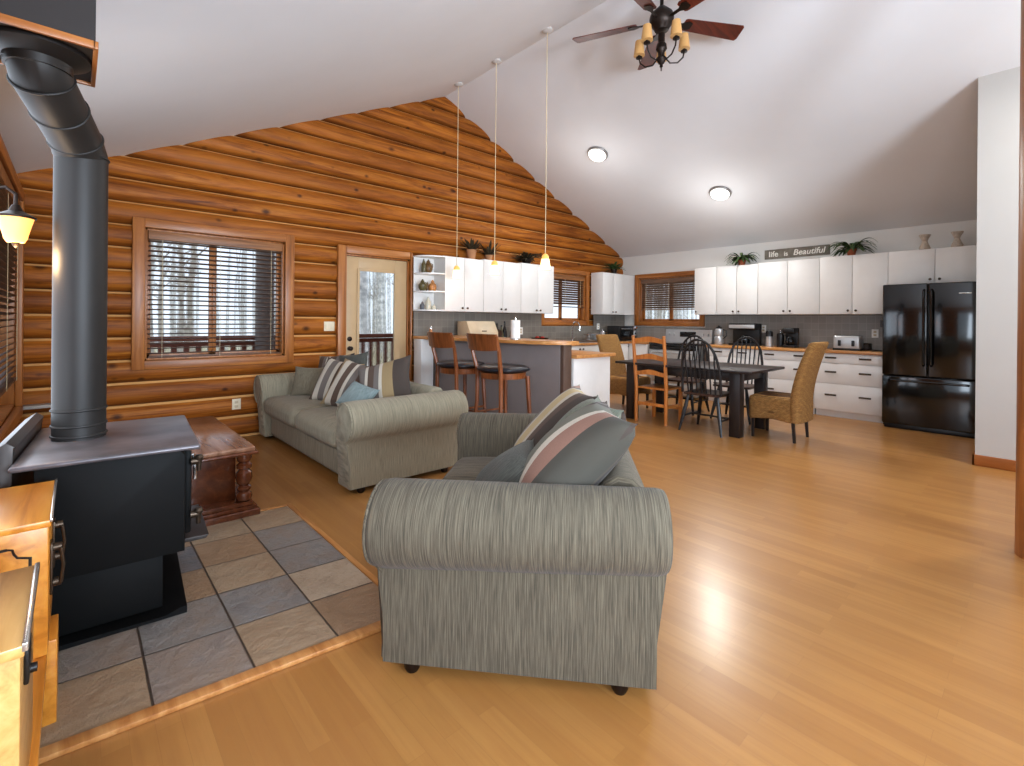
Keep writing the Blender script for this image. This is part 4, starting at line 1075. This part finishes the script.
# toaster oven
TO = thing('toaster_oven', 'black and chrome toaster oven on the counter in the kitchen corner', 'toaster oven', (7.55, 5.33, .925), radians(-8))
MB().box(0, .50, 0, .32, .02, .29, .012).build('oven_body', 'black', TO)
dd = MB().box(.02, .37, -.012, .002, .04, .26, .005).build('oven_door', 'darkglass', TO)
MB().tube([(.04, -.012, .235), (.045, -.035, .235), (.345, -.035, .235), (.35, -.012, .235)], .006, 8).build('handle', 'chrome', dd)
MB().box(.375, .49, -.006, .002, .03, .28, .003).build('control_panel', 'chrome', TO)
for z in (.08, .15, .22):
    k = MB(); k.lathe([(0, 0), (.017, 0), (.014, .016), (0, .017)], seg=14); k.xf(Matrix.Translation((.432, -.006, z)) @ Matrix.Rotation(radians(90), 4, 'X')); k.build('knob', 'black', TO)
for xx in (.04, .46):
    for yy in (.04, .28): MB().cyl((xx, yy, 0), (xx, yy, .022), .012, seg=10).build('foot', 'black', TO)

# counter appliances on right wall
def coffee_tower(name, label, y, x=8.12, z=.925, w=.2, d_=.24, h=.33, body='black', accent='steel'):
    R = thing(name, label, 'coffee maker', (x, y, z), RZ90)
    MB().box(-w/2, w/2, -d_/2, d_/2, 0, .035, .006).build('base', body, R)
    MB().box(-w/2, w/2, d_*.12, d_/2, .03, h, .01).build('water_tank', body, R)
    MB().box(-w/2, w/2, -d_/2, d_/2, h*.72, h, .018, 3).build('brew_head', body, R)
    MB().box(-w/2+.01, w/2-.01, -d_/2-.003, -d_/2+.004, h*.78, h*.94, .002).build('front_trim', accent, R)
    c = MB(); c.lathe([(.045, 0), (.062, .03), (.066, .07), (.05, .12), (.045, .13), (0, .13)], (0, -.03, .036), 22); cf = c.build('carafe', 'darkglass', R)
    MB().tube([(0, -.09, .15), (0, -.135, .145), (0, -.14, .09), (0, -.1, .06)], .008, 8).build('carafe_handle', body, cf)
    return R
coffee_tower('coffee_maker', 'wide black double coffee maker on the counter beside the silver mixer', 3.28, w=.42, d_=.28, h=.36)
coffee_tower('coffee_maker', 'black drip coffee maker with round carafe right of the wall outlet', 2.60, w=.17, d_=.22, h=.30, accent='black')
R = thing('espresso_pot', 'stacked silver and black percolator at the left end of the counter', 'percolator', (8.1, 3.70, .925))
MB().lathe([(.07, 0), (.075, .02), (.075, .12), (.06, .14), (.0, .14)], seg=20).build('lower_pot', 'steel', R)
MB().lathe([(.0, .145), (.06, .145), (.072, .17), (.07, .25), (.05, .27), (0, .27)], seg=20).build('upper_pot', 'steel', R)
MB().lathe([(.05, .27), (.052, .285), (.02, .3), (.016, .32), (0, .322)], seg=16).build('lid', 'black', R)
MB().tube([(0, -.07, .25), (0, -.12, .24), (0, -.13, .15), (0, -.075, .1)], .009, 8).build('pot_handle', 'black', R)
R = thing('coffee_grinder', 'silver coffee grinder between the two black coffee makers', 'grinder', (8.1, 2.90, .925))
MB().lathe([(.055, 0), (.058, .02), (.05, .14), (.055, .16), (0, .16)], seg=20).build('grinder_body', 'steel', R)
MB().lathe([(.052, .16), (.05, .23), (.04, .25), (0, .25)], seg=20).build('hopper', 'black', R)
R = thing('french_press', 'small black press pot beside the drip coffee maker', 'press pot', (8.12, 2.745, .925))
MB().lathe([(.05, 0), (.052, .02), (.052, .2), (.035, .215), (0, .217)], seg=20).build('pot_body', 'black', R)
MB().lathe([(.006, .215), (.006, .245), (.016, .25), (.012, .262), (0, .264)], seg=12).build('plunger_knob', 'chrome', R)
MB().tube([(0, -.05, .19), (0, -.09, .18), (0, -.09, .07), (0, -.05, .05)], .007, 8).build('pot_handle', 'black', R)
R = thing('toaster', 'chrome four-slice toaster on the counter near the refrigerator', 'toaster', (8.05, 1.84, .925), RZ90)
MB().box(-.16, .16, -.11, .11, .01, .205, .03, 4).build('toaster_shell', 'steel', R)
MB().box(-.165, .165, -.115, .115, 0, .03, .01).build('base', 'black', R)
MB().box(-.14, .14, -.07, -.045, .2, .208).box(-.14, .14, .045, .07, .2, .208).build('slots', 'black', R)
for xx in (-.08, .08): MB().box(xx-.018, xx+.018, -.128, -.108, .06, .14, .006).build('lever', 'black', R)
R = thing('appliance_base', 'low dark appliance behind the toaster by the outlet', 'appliance', (8.2, 1.70, .925), RZ90)
MB().box(-.09, .09, -.08, .08, 0, .10, .02, 3).build('appliance_body', 'bronze', R)
R = thing('coiled_cord', 'dark flat cord lying on the counter end by the refrigerator', 'cord', (7.98, 1.50, .93))
MB().tube([(.06*cos(a*.5)*(1+.02*a), .07*sin(a*.5), .006+.002*(a % 3)) for a in range(26)], .006, 6).build('cord_loop', 'black', R)
plate('wall_outlet', 'white outlet on the tile splash right of the toaster', (XR-.012, 1.60, 1.16), 'y', .08, .12, 'paper')
plate('wall_outlet', 'white outlet on the tile splash between the coffee makers', (XR-.012, 2.97+.12, 1.2), 'y', .08, .12, 'paper')
plate('wall_outlet', 'white outlet on the grey tiles behind the bar right of the paper towel', (5.45, 5.794, 1.13), 'x', .08, .12, 'paper')
plate('wall_outlet', 'white outlet on the tile splash in the kitchen corner', (7.5, 5.794, 1.2), 'x', .08, .12, 'paper')
R = thing('wall_tablet', 'dark grey panel fixed to the splash beside the refrigerator', 'panel', (XR-.012, 1.46, 1.30), RZ90)
MB().box(-.08, .08, -.02, 0, -.05, .05, .004).build('panel_body', 'grey_item', R)

# sink corner
R = thing('kitchen_faucet', 'tall chrome gooseneck faucet at the sink under the window', 'faucet', (6.55, 5.62, .925))
MB().lathe([(.028, 0), (.028, .01), (.018, .03), (.015, .05)], seg=16).build('faucet_base', 'chrome', R)
MB().tube([(0, 0, .04), (0, 0, .28)]+[(0, -.08+.08*cos(radians(a)), .28+.08*sin(radians(a))) for a in range(15, 181, 15)]+[(0, -.16, .2)], .011, 10).build('spout', 'chrome', R)
MB().tube([(.015, 0, .06), (.07, 0, .09)], .007, 8).build('lever', 'chrome', R)
R = thing('kitchen_sink', 'steel sink bowl set in the counter under the log wall window', 'sink', (6.5, 5.50, .925))
m = MB(); m.box(-.35, .35, -.2, .08, 0, .006, .003); m.build('sink_rim', 'steel', R)
MB().box(-.32, .32, -.17, .05, .004, .008).build('sink_basin', 'grey_item', R)
R = thing('dish_rack', 'wire dish rack with clear tubs right of the faucet', 'rack', (7.05, 5.52, .925))
m = MB()
for z in (.02, .13): m.tube([(-.16, -.13, z), (.16, -.13, z), (.16, .13, z), (-.16, .13, z)], .004, 6, True)
for i in range(9):
    for yy in (-.13, .13): m.cyl((-.15+.0375*i, yy, .0), (-.15+.0375*i, yy, .13), .0025, seg=6)
m.build('wire_frame', 'chrome', R)
MB().box(-.12, .1, -.09, .09, .025, .16, .02, 3).build('clear_tub', 'jug', R)
R = thing('electric_kettle', 'silver kettle with black handle left of the toaster oven', 'kettle', (7.42, 5.62, .925))
MB().lathe([(.08, 0), (.085, .02), (.075, .12), (.055, .19), (.02, .2), (.018, .22), (0, .225)], seg=22).build('kettle_body', 'chrome', R)
MB().tube([(.05, 0, .19), (.11, 0, .18), (.12, 0, .1), (.08, 0, .05)], .01, 8).build('kettle_handle', 'black', R)

# bar-side items
R = thing('bread_box', 'beige enamel bread box on the log wall counter behind the bar', 'bread box', (4.10, 5.54, .925))
m = MB(); m.prism([(-.15, 0), (.16, 0), (.16, .36), (-.06, .36), (-.15, .20)], 0, .52, 'x', .01); m.build('box_body', 'beige', R)
MB().cyl((.22, -.145, .22), (.30, -.145, .22), .008, seg=8).build('handle', 'knob', R)
R = thing('salt_shaker', 'small pinkish salt shaker at the wall end of the bar top', 'shaker', (3.60, 5.62, 1.08))
MB().lathe([(.025, 0), (.028, .02), (.02, .09), (.022, .1), (0, .1)], seg=16).build('shaker_body', 'pottan', R)
MB().lathe([(.022, .1), (.022, .12), (.012, .135), (0, .136)], seg=16).build('cap', 'chrome', R)
R = thing('paper_towel_roll', 'white paper towel roll on a chrome holder on the bar top', 'paper towel', (3.80, 4.13, 1.08))
MB().lathe([(.065, 0), (.065, .01), (0, .012)], seg=24).build('holder_base', 'chrome', R)
MB().lathe([(.02, .012), (.056, .012), (.056, .225), (.02, .225)], seg=28).build('paper_roll', 'paper', R)
MB().cyl((0, 0, .01), (0, 0, .25), .006, seg=8).lathe([(0, .245), (.012, .25), (.014, .262), (0, .272)], seg=12).build('holder_rod', 'chrome', R)
def bottle(label, x, y, z, h, r, mat):
    R = thing('bottle', label, 'bottle', (x, y, z))
    MB().lathe([(r, 0), (r, h*.55), (r*.6, h*.7), (r*.32, h*.8), (r*.32, h*.93), (0, h*.93)], seg=18).build('bottle_body', mat, R)
    MB().lathe([(r*.36, h*.93), (r*.36, h), (0, h)], seg=12).build('cap', 'black', R)
bottle('olive oil bottle on the far counter left of the dark bottles', 4.86, 5.60, .925, .30, .035, 'jar_green')
bottle('tall dark bottle left of the paper towel on the far counter', 4.96, 5.64, .925, .36, .036, 'darkglass')
bottle('dark bottle with white label area nearest the paper towel on the far counter', 5.08, 5.60, .925, .35, .036, 'black')
R = thing('knife_block', 'dark slanted knife block behind the bar', 'knife block', (4.72, 5.6, .925))
m = MB(); m.prism([(-.08, 0), (.07, 0), (.12, .2), (.0, .26)], -.05, .05, 'y'); m.build('block', 'winseat', R)
for i in range(5): MB().cyl((.03+.015*i, -.03+.014*i, .23), (.005+.018*i, -.03+.014*i, .33), .009, seg=8).build('knife_handle', 'black', R)
R = thing('fruit_bowl', 'dark bowl of fruit on the far counter behind the bar', 'bowl', (5.55, 5.45, .925))
MB().lathe([(.05, 0), (.11, .03), (.15, .10), (.145, .10), (.1, .035), (0, .02)], seg=24).build('bowl', 'bronze', R)
for i, (dx, dy, mt) in enumerate(((-.06, 0, 'redcloth'), (.05, .03, 'dryleaf'), (0, -.06, 'redcloth'), (.02, .06, 'terra'))):
    tag(MB().lathe([(0, 0), (.025, .008), (.037, .03), (.03, .06), (.008, .066), (0, .062)], (5.55+dx, 5.45+dy, .925+.06), 14).build('fruit', mt), 'round fruit in the dark bowl behind the bar', 'fruit', 'fruit in the bowl')

# ---------------------------------------------------------------- plants, vases, sign on top
def fern(label, x, y, z, pr=.06, ph=.09, n=34, L=.3, leafmat='leaf', potmat='terra', seed=0, dropf=1.0, cat='plant', name='potted_fern', squash=1.0):
    R = thing(name, label, cat, (x, y, z)); rnd = random.Random(seed)
    MB().lathe([(pr*.75, 0), (pr, ph*.8), (pr*1.1, ph*.8), (pr*1.1, ph), (pr*.95, ph), (pr*.9, ph*.85), (0, ph*.85)], seg=20).build('pot', potmat, R)
    m = MB()
    for k in range(n):
        a = 2*pi*k/n*2.39+rnd.uniform(-.2, .2); l_ = L*rnd.uniform(.7, 1.1); up = rnd.uniform(.4, 1.35); pts = []
        for i in range(9):
            f = i/8.0; r_ = l_*(f-.12*up*f*f)*squash; zz = ph*.8+l_*(up*f*1.15-(.55+.55*up)*dropf*f*f)
            zz = max(zz, .012); pts.append(Vector((r_*cos(a), r_*sin(a), zz)))
        side = Vector((-sin(a), cos(a), 0)); w_ = [.003, .008, .014, .018, .019, .017, .013, .007, .001]
        if leafmat == 'leaf': w_ = [x*1.15 for x in w_]
        for i in range(8):
            p0, p1 = pts[i], pts[i+1]
            for sg in (-1, 1):
                v = [m.bm.verts.new(p0), m.bm.verts.new(p1), m.bm.verts.new(p1+side*sg*w_[i+1]+Vector((0, 0, -.005))), m.bm.verts.new(p0+side*sg*w_[i]*1.25+Vector((0, 0, -.005)))]
                m.bm.faces.new(v)
    m.build('fronds', leafmat, R, False)
    return R
fern('green fern in a terracotta pot on the cabinets left of the sign', 8.17, 3.36, 2.245, seed=1, L=.30, n=40)
fern('green fern in a terracotta pot on the cabinets right of the sign', 8.17, 1.84, 2.265, seed=2, L=.33, n=44)
fern('dark leafy plant in a tan pot on the log wall cabinets', 4.36, 5.72, 2.195, pr=.07, ph=.15, n=40, L=.2, leafmat='dryleaf', potmat='pottan', seed=3, dropf=.4, name='potted_plant')
fern('small dry plant beside the middle pendant on the log wall cabinets', 4.70, 5.73, 2.21, pr=.055, ph=.09, n=36, L=.2, leafmat='dryleaf', potmat='pottan', seed=4, dropf=.3, name='potted_plant')
fern('low trailing plant near the right end of the log wall cabinets', 5.48, 5.70, 2.225, pr=.08, ph=.07, n=70, L=.24, leafmat='dryleaf', potmat='bronze', seed=5, dropf=.8, name='potted_plant', squash=1.3)
fern('leafy green plant on the far corner cabinet', 7.80, 5.65, 2.225, pr=.06, ph=.09, n=44, L=.24, leafmat='leaf', potmat='bronze', seed=6, dropf=.7, name='potted_plant')
for yy, lb in ((1.04, 'left hourglass-shaped pale stone vase above the refrigerator'), (.73, 'right hourglass-shaped pale stone vase above the refrigerator')):
    V = MB().lathe([(.048, 0), (.06, .004), (.058, .03), (.04, .075), (.028, .11), (.036, .14), (.06, .185), (.062, .195), (.052, .195), (.024, .12), (0, .11)], seg=10)
    o = V.build('vase', 'vase', ang=20); o.location = (8.15, yy, 2.261); tag(o, lb, 'vase')
SG = thing('wall_sign', 'long grey wooden sign reading life is Beautiful on the wall above the cabinets', 'sign', (8.386, 2.62, 2.335), RZ90)
bd = MB().box(-.46, .46, -.012, .012, .0, .15, .003); bd.build('sign_board', 'sign', SG)
def text(s, size, x, z, parent, shear=0, mat='signtext', bold=.0):
    cu = bpy.data.curves.new('t', 'FONT'); cu.body = s; cu.size = size; cu.extrude = .0015; cu.offset = bold; cu.shear = shear; cu.align_x = 'CENTER'
    to = bpy.data.objects.new('t', cu); COL.objects.link(to); bpy.context.view_layer.update()
    me = bpy.data.meshes.new_from_object(to.evaluated_get(bpy.context.evaluated_depsgraph_get())); bpy.data.objects.remove(to)
    me.materials.append(MAT[mat]); o = bpy.data.objects.new('lettering', me); COL.objects.link(o); o.parent = parent
    o.rotation_euler = (radians(90), 0, 0); o.location = (x, -.014, z); return o
text('life', .125, -.325, .035, SG, bold=.0018); text('is', .10, -.14, .035, SG, bold=.0018); text('Beautiful', .125, .18, .035, SG, .2, bold=.0018)

# ---------------------------------------------------------------- lights as things
for yy, lb in ((5.25, 'pendant lamp nearest the log wall above the bar'), (4.47, 'middle one of the three pendant lamps above the bar'), (3.62, 'pendant lamp nearest the camera above the bar')):
    P_ = thing('pendant_lamp', 'frosted glass '+lb, 'lamp', (3.76, yy, 1.86), group='pendant lamps over the bar')
    zt = ceil_z(3.76)-1.86
    MB().lathe([(.060, 0), (.042, .105), (.036, .105), (.054, .0)], seg=24).build('glass_shade', 'lampwarm', P_)
    MB().lathe([(.040, .104), (.039, .135), (.030, .15), (.012, .165), (0, .166)], seg=20).build('shade_holder', 'ptop', P_)
    MB().cyl((0, 0, .16), (0, 0, zt-.02), .0045, seg=6).build('cord', 'cord', P_)
    MB().lathe([(0, -.03), (.03, -.028), (.06, -.012), (.065, .004), (0, .01)], (0, 0, zt-.012), 24).build('ceiling_canopy', 'canopywhite', P_)
    L = bpy.data.lights.new('pendant_bulb', 'POINT'); L.energy = 1.0; L.color = (1, .76, .5); L.shadow_soft_size = .05
    lo = bpy.data.objects.new('bulb', L); COL.objects.link(lo); lo.parent = P_; lo.location = (0, 0, -.06)
sl = math.atan2(RZ-ZR, XR-RX)
for (x, y, lb) in ((5.72, 4.45, 'flush dome ceiling light nearer the log wall'), (7.03, 3.21, 'flush dome ceiling light above the dining area'), (5.7, -.8, 'unseen flush dome light added behind the camera for fill')):  # the last dome is unseen, added to brighten the room
    C_ = thing('ceiling_light', lb, 'lamp', (x, y, ceil_z(x)), group='flush ceiling lights'); C_.rotation_euler = (0, sl, 0)
    MB().lathe([(0, .002), (.15, .0), (.158, -.012), (.15, -.03), (.135, -.034)], seg=32).build('rim', 'rimmetal', C_)
    MB().lathe([(.137, -.03), (.12, -.058), (.08, -.082), (.04, -.093), (0, -.096)], seg=32).build('glass_dome', 'lampwhite', C_)
    MB().lathe([(.012, -.094), (.012, -.104), (0, -.11)], seg=12).build('finial', 'knob', C_)
    L = bpy.data.lights.new('dome_bulb', 'AREA'); L.shape = 'DISK'; L.size = .26; L.specular_factor = .16; L.energy = 9 if y > 4 else 40; L.color = (1, .9, .78)
    lo = bpy.data.objects.new('bulb', L); COL.objects.link(lo); lo.parent = C_; lo.location = (0, 0, -.125)
    L = bpy.data.lights.new('dome_fill', 'POINT'); L.energy = 11 if y > 4 else 18; L.color = (1, .93, .84); L.shadow_soft_size = .15; L.specular_factor = .03  # fill lamp added well below the dome to brighten the ceiling
    lo = bpy.data.objects.new('glow', L); COL.objects.link(lo); lo.parent = C_; lo.location = (0, 0, -.75)

SC = thing('wall_sconce', 'lit amber glass lantern sconce on the left wall above the stove', 'lamp', (-.19, 2.95, 1.69))
MB().lathe([(.028, -.075), (.036, -.06), (.05, -.0), (.058, .03), (.05, .03), (.03, -.06), (0, -.066)], seg=24).build('glass_shade', 'lampsconce', SC)
MB().lathe([(.064, .028), (.066, .036), (.05, .044), (.025, .058), (.012, .085), (0, .09)], seg=24).build('cap', 'bronze', SC)
MB().lathe([(0, -.1), (.008, -.09), (.014, -.076), (.028, -.07), (.03, -.064)], seg=14).build('finial', 'bronze', SC)
MB().tube([(0, 0, .085), (0, 0, .13), (-.03, 0, .155), (-.08, 0, .14), (-.11, 0, .10), (-.16, 0, .09)], .007, 8).build('scroll_arm', 'bronze', SC)
k = MB(); k.lathe([(.045, 0), (.045, .015), (.02, .025), (0, .026)], seg=20); k.xf(Matrix.Translation((-.178, 0, .09)) @ Matrix.Rotation(radians(90), 4, 'Y')); k.build('wall_plate', 'bronze', SC)
L = bpy.data.lights.new('sconce_bulb', 'POINT'); L.energy = 8; L.color = (1, .62, .28); L.shadow_soft_size = .05
lo = bpy.data.objects.new('bulb', L); COL.objects.link(lo); lo.parent = SC; lo.location = (0.0, 0, -.14)

# ceiling fan
FN = thing('ceiling_fan', 'five-blade ceiling fan with reddish blades and amber candle shades', 'fan', (3.97, 2.37, 4.06))
MB().cyl((0, 0, .1), (0, 0, .46), .016, seg=12).build('downrod', 'bronze', FN)
MB().lathe([(0, .40), (.03, .40), (.075, .45), (.08, .49), (0, .49)], seg=24).build('canopy', 'bronze', FN)
MB().lathe([(0, -.10), (.06, -.09), (.08, -.05), (.10, -.03), (.11, .02), (.10, .06), (.06, .1), (.03, .13), (0, .13)], seg=30).build('motor', 'bronze', FN)
base_a = math.atan2(.76, .65)-radians(7)
for k in range(5):
    a = base_a+2*pi*k/5; M_ = Matrix.Rotation(a, 4, 'Z')
    b = MB(); b.prism([(.22, -.05), (.24, -.062), (.80, -.085), (.815, -.07), (.83, .06), (.815, .085), (.24, .062), (.22, .05)], -.004, .004, 'z'); b.xf(M_ @ Matrix.Rotation(radians(-14), 4, 'X')); b.build('blade', 'blade', FN)
    b = MB(); b.prism([(.11, -.014), (.2, -.014), (.26, -.045), (.3, -.03), (.3, .03), (.26, .045), (.2, .014), (.11, .014)], -.012, -.004, 'z'); b.xf(M_ @ Matrix.Rotation(radians(-14), 4, 'X')); b.build('blade_bracket', 'bronze', FN)
MB().lathe([(.03, -.12), (.03, -.2), (.045, -.22), (.05, -.26), (.03, -.29), (.03, -.33), (.045, -.35), (.03, -.38), (.012, -.40), (.016, -.42), (0, -.43)], seg=20).build('light_stem', 'bronze', FN)
view_a = math.atan2(2.37, 3.97)
for k in range(5):
    a = view_a+2*pi*k/5; c_, s__ = cos(a), sin(a)
    pts = [(.03*c_, .03*s__, -.33), (.08*c_, .08*s__, -.385), (.15*c_, .15*s__, -.38), (.2*c_, .2*s__, -.33), (.21*c_, .21*s__, -.28)]
    A_ = MB().tube(pts, .007, 8).build('light_arm', 'bronze', FN)
    MB().lathe([(.0, -.285), (.03, -.28), (.03, -.27), (.014, -.262), (.014, -.23), (0, -.23)], (.21*c_, .21*s__, 0), 14).build('candle_cup', 'bronze', A_)
    MB().lathe([(.052, -.255), (.036, -.12), (.033, -.12), (.048, -.25)], (.21*c_, .21*s__, 0), 20).build('lamp_shade', 'amber', A_)

# ridge post at the right edge
RP = thing('log_post', 'round honey log post from floor to ridge at the right edge', 'post', (4.0, -.045, 0))
MB().lathe([(.15, 0), (.147, .5), (.144, 2.5), (.142, 4.46)], seg=36).build('post_shaft', 'trim', RP)

# ---------------------------------------------------------------- camera
f = 482.0; tt = radians(47.8); ro = radians(.5)
F = Vector((cos(tt), sin(tt), 0)); R_ = Vector((sin(tt), -cos(tt), 0)); U = Vector((0, 0, 1))
right = R_*cos(ro)+U*sin(ro); up = U*cos(ro)-R_*sin(ro)
cd = bpy.data.cameras.new('camera'); cam = bpy.data.objects.new('camera', cd); COL.objects.link(cam)
mt = Matrix((right, up, -F)).transposed().to_4x4(); mt.translation = (0, 0, 1.30); cam.matrix_world = mt
cd.sensor_width = 36; cd.lens = f/1024*36; cd.shift_y = -62.5/1024; cd.clip_start = .02; cd.clip_end = 200
S.camera = cam

# ---------------------------------------------------------------- lighting
W = bpy.data.worlds.new('world'); S.world = W; W.use_nodes = True; nt = W.node_tree
bg = nt.nodes['Background']; tc = nt.nodes.new('ShaderNodeTexCoord'); sx = nt.nodes.new('ShaderNodeSeparateXYZ'); rp = nt.nodes.new('ShaderNodeValToRGB')
nt.links.new(tc.outputs['Generated'], sx.inputs[0]); nt.links.new(sx.outputs['Z'], rp.inputs['Fac']); nt.links.new(rp.outputs['Color'], bg.inputs['Color'])
rp.color_ramp.elements[0].color = (.80, .82, .84, 1); rp.color_ramp.elements[1].color = (.72, .82, 1, 1); rp.color_ramp.elements[1].position = .6
bg.inputs['Strength'].default_value = 1.35
def area(name, loc, target, sx_, sy_, e, col=(1, 1, 1)):
    L = bpy.data.lights.new(name, 'AREA'); L.shape = 'RECTANGLE'; L.size = sx_; L.size_y = sy_; L.energy = e; L.color = col
    o = bpy.data.objects.new(name, L); COL.objects.link(o); o.location = loc
    o.rotation_euler = (Vector(target)-Vector(loc)).to_track_quat('-Z', 'Y').to_euler(); return o
# unseen area lamps added as room fill, in place of window daylight
area('front_fill_a', (1.1, YF+.06, 1.5), (1.6, 4, 2.6), 1.6, 1.7, 8, (.92, .96, 1))
area('front_fill_b', (3.3, YF+.06, 1.5), (3.6, 4, 2.6), 1.6, 1.7, 8, (.92, .96, 1))
area('front_fill_c', (5.2, YF+.06, 1.5), (5.6, 4, 2.6), 1.2, 1.7, 6, (.92, .96, 1))
area('left_fill', (XL+.1, -.9, 1.45), (6, 3.2, 2.9), 2.4, 1.5, 85, (.92, .96, 1))  # added to light the right ceiling slope from the left
area('stove_window_fill', (XL+.12, 3.35, 1.5), (4, 3.4, 1.4), 1.7, 1.5, 22, (.94, .97, 1))  # lamp added beside the stove window, kept out of view
for nm_, l_, t_, e_ in (('bounce_fill_left', (1.2, -2.9, 1.6), (1.0, 4, 4.0), 110), ('bounce_fill_right', (3.4, -2.9, 1.6), (5.2, 5.5, 3.9), 60)):  # unseen fill lamps added behind the camera, aimed up at the ceiling
    o = area(nm_, l_, t_, 1.0, 1.0, e_, (.9, .95, 1)); o.data.spread = radians(110)
S.view_settings.view_transform = 'Standard'; S.view_settings.look = 'None'; S.view_settings.exposure = .2; S.view_settings.gamma = .93
try:
    S.view_settings.use_white_balance = True; S.view_settings.white_balance_temperature = 5750; S.view_settings.white_balance_tint = 6
except Exception: pass
try:
    S.cycles.use_denoising = True; S.cycles.max_bounces = 8; S.cycles.diffuse_bounces = 5; S.cycles.sample_clamp_indirect = 6; S.cycles.caustics_reflective = False; S.cycles.caustics_refractive = False
except Exception: pass
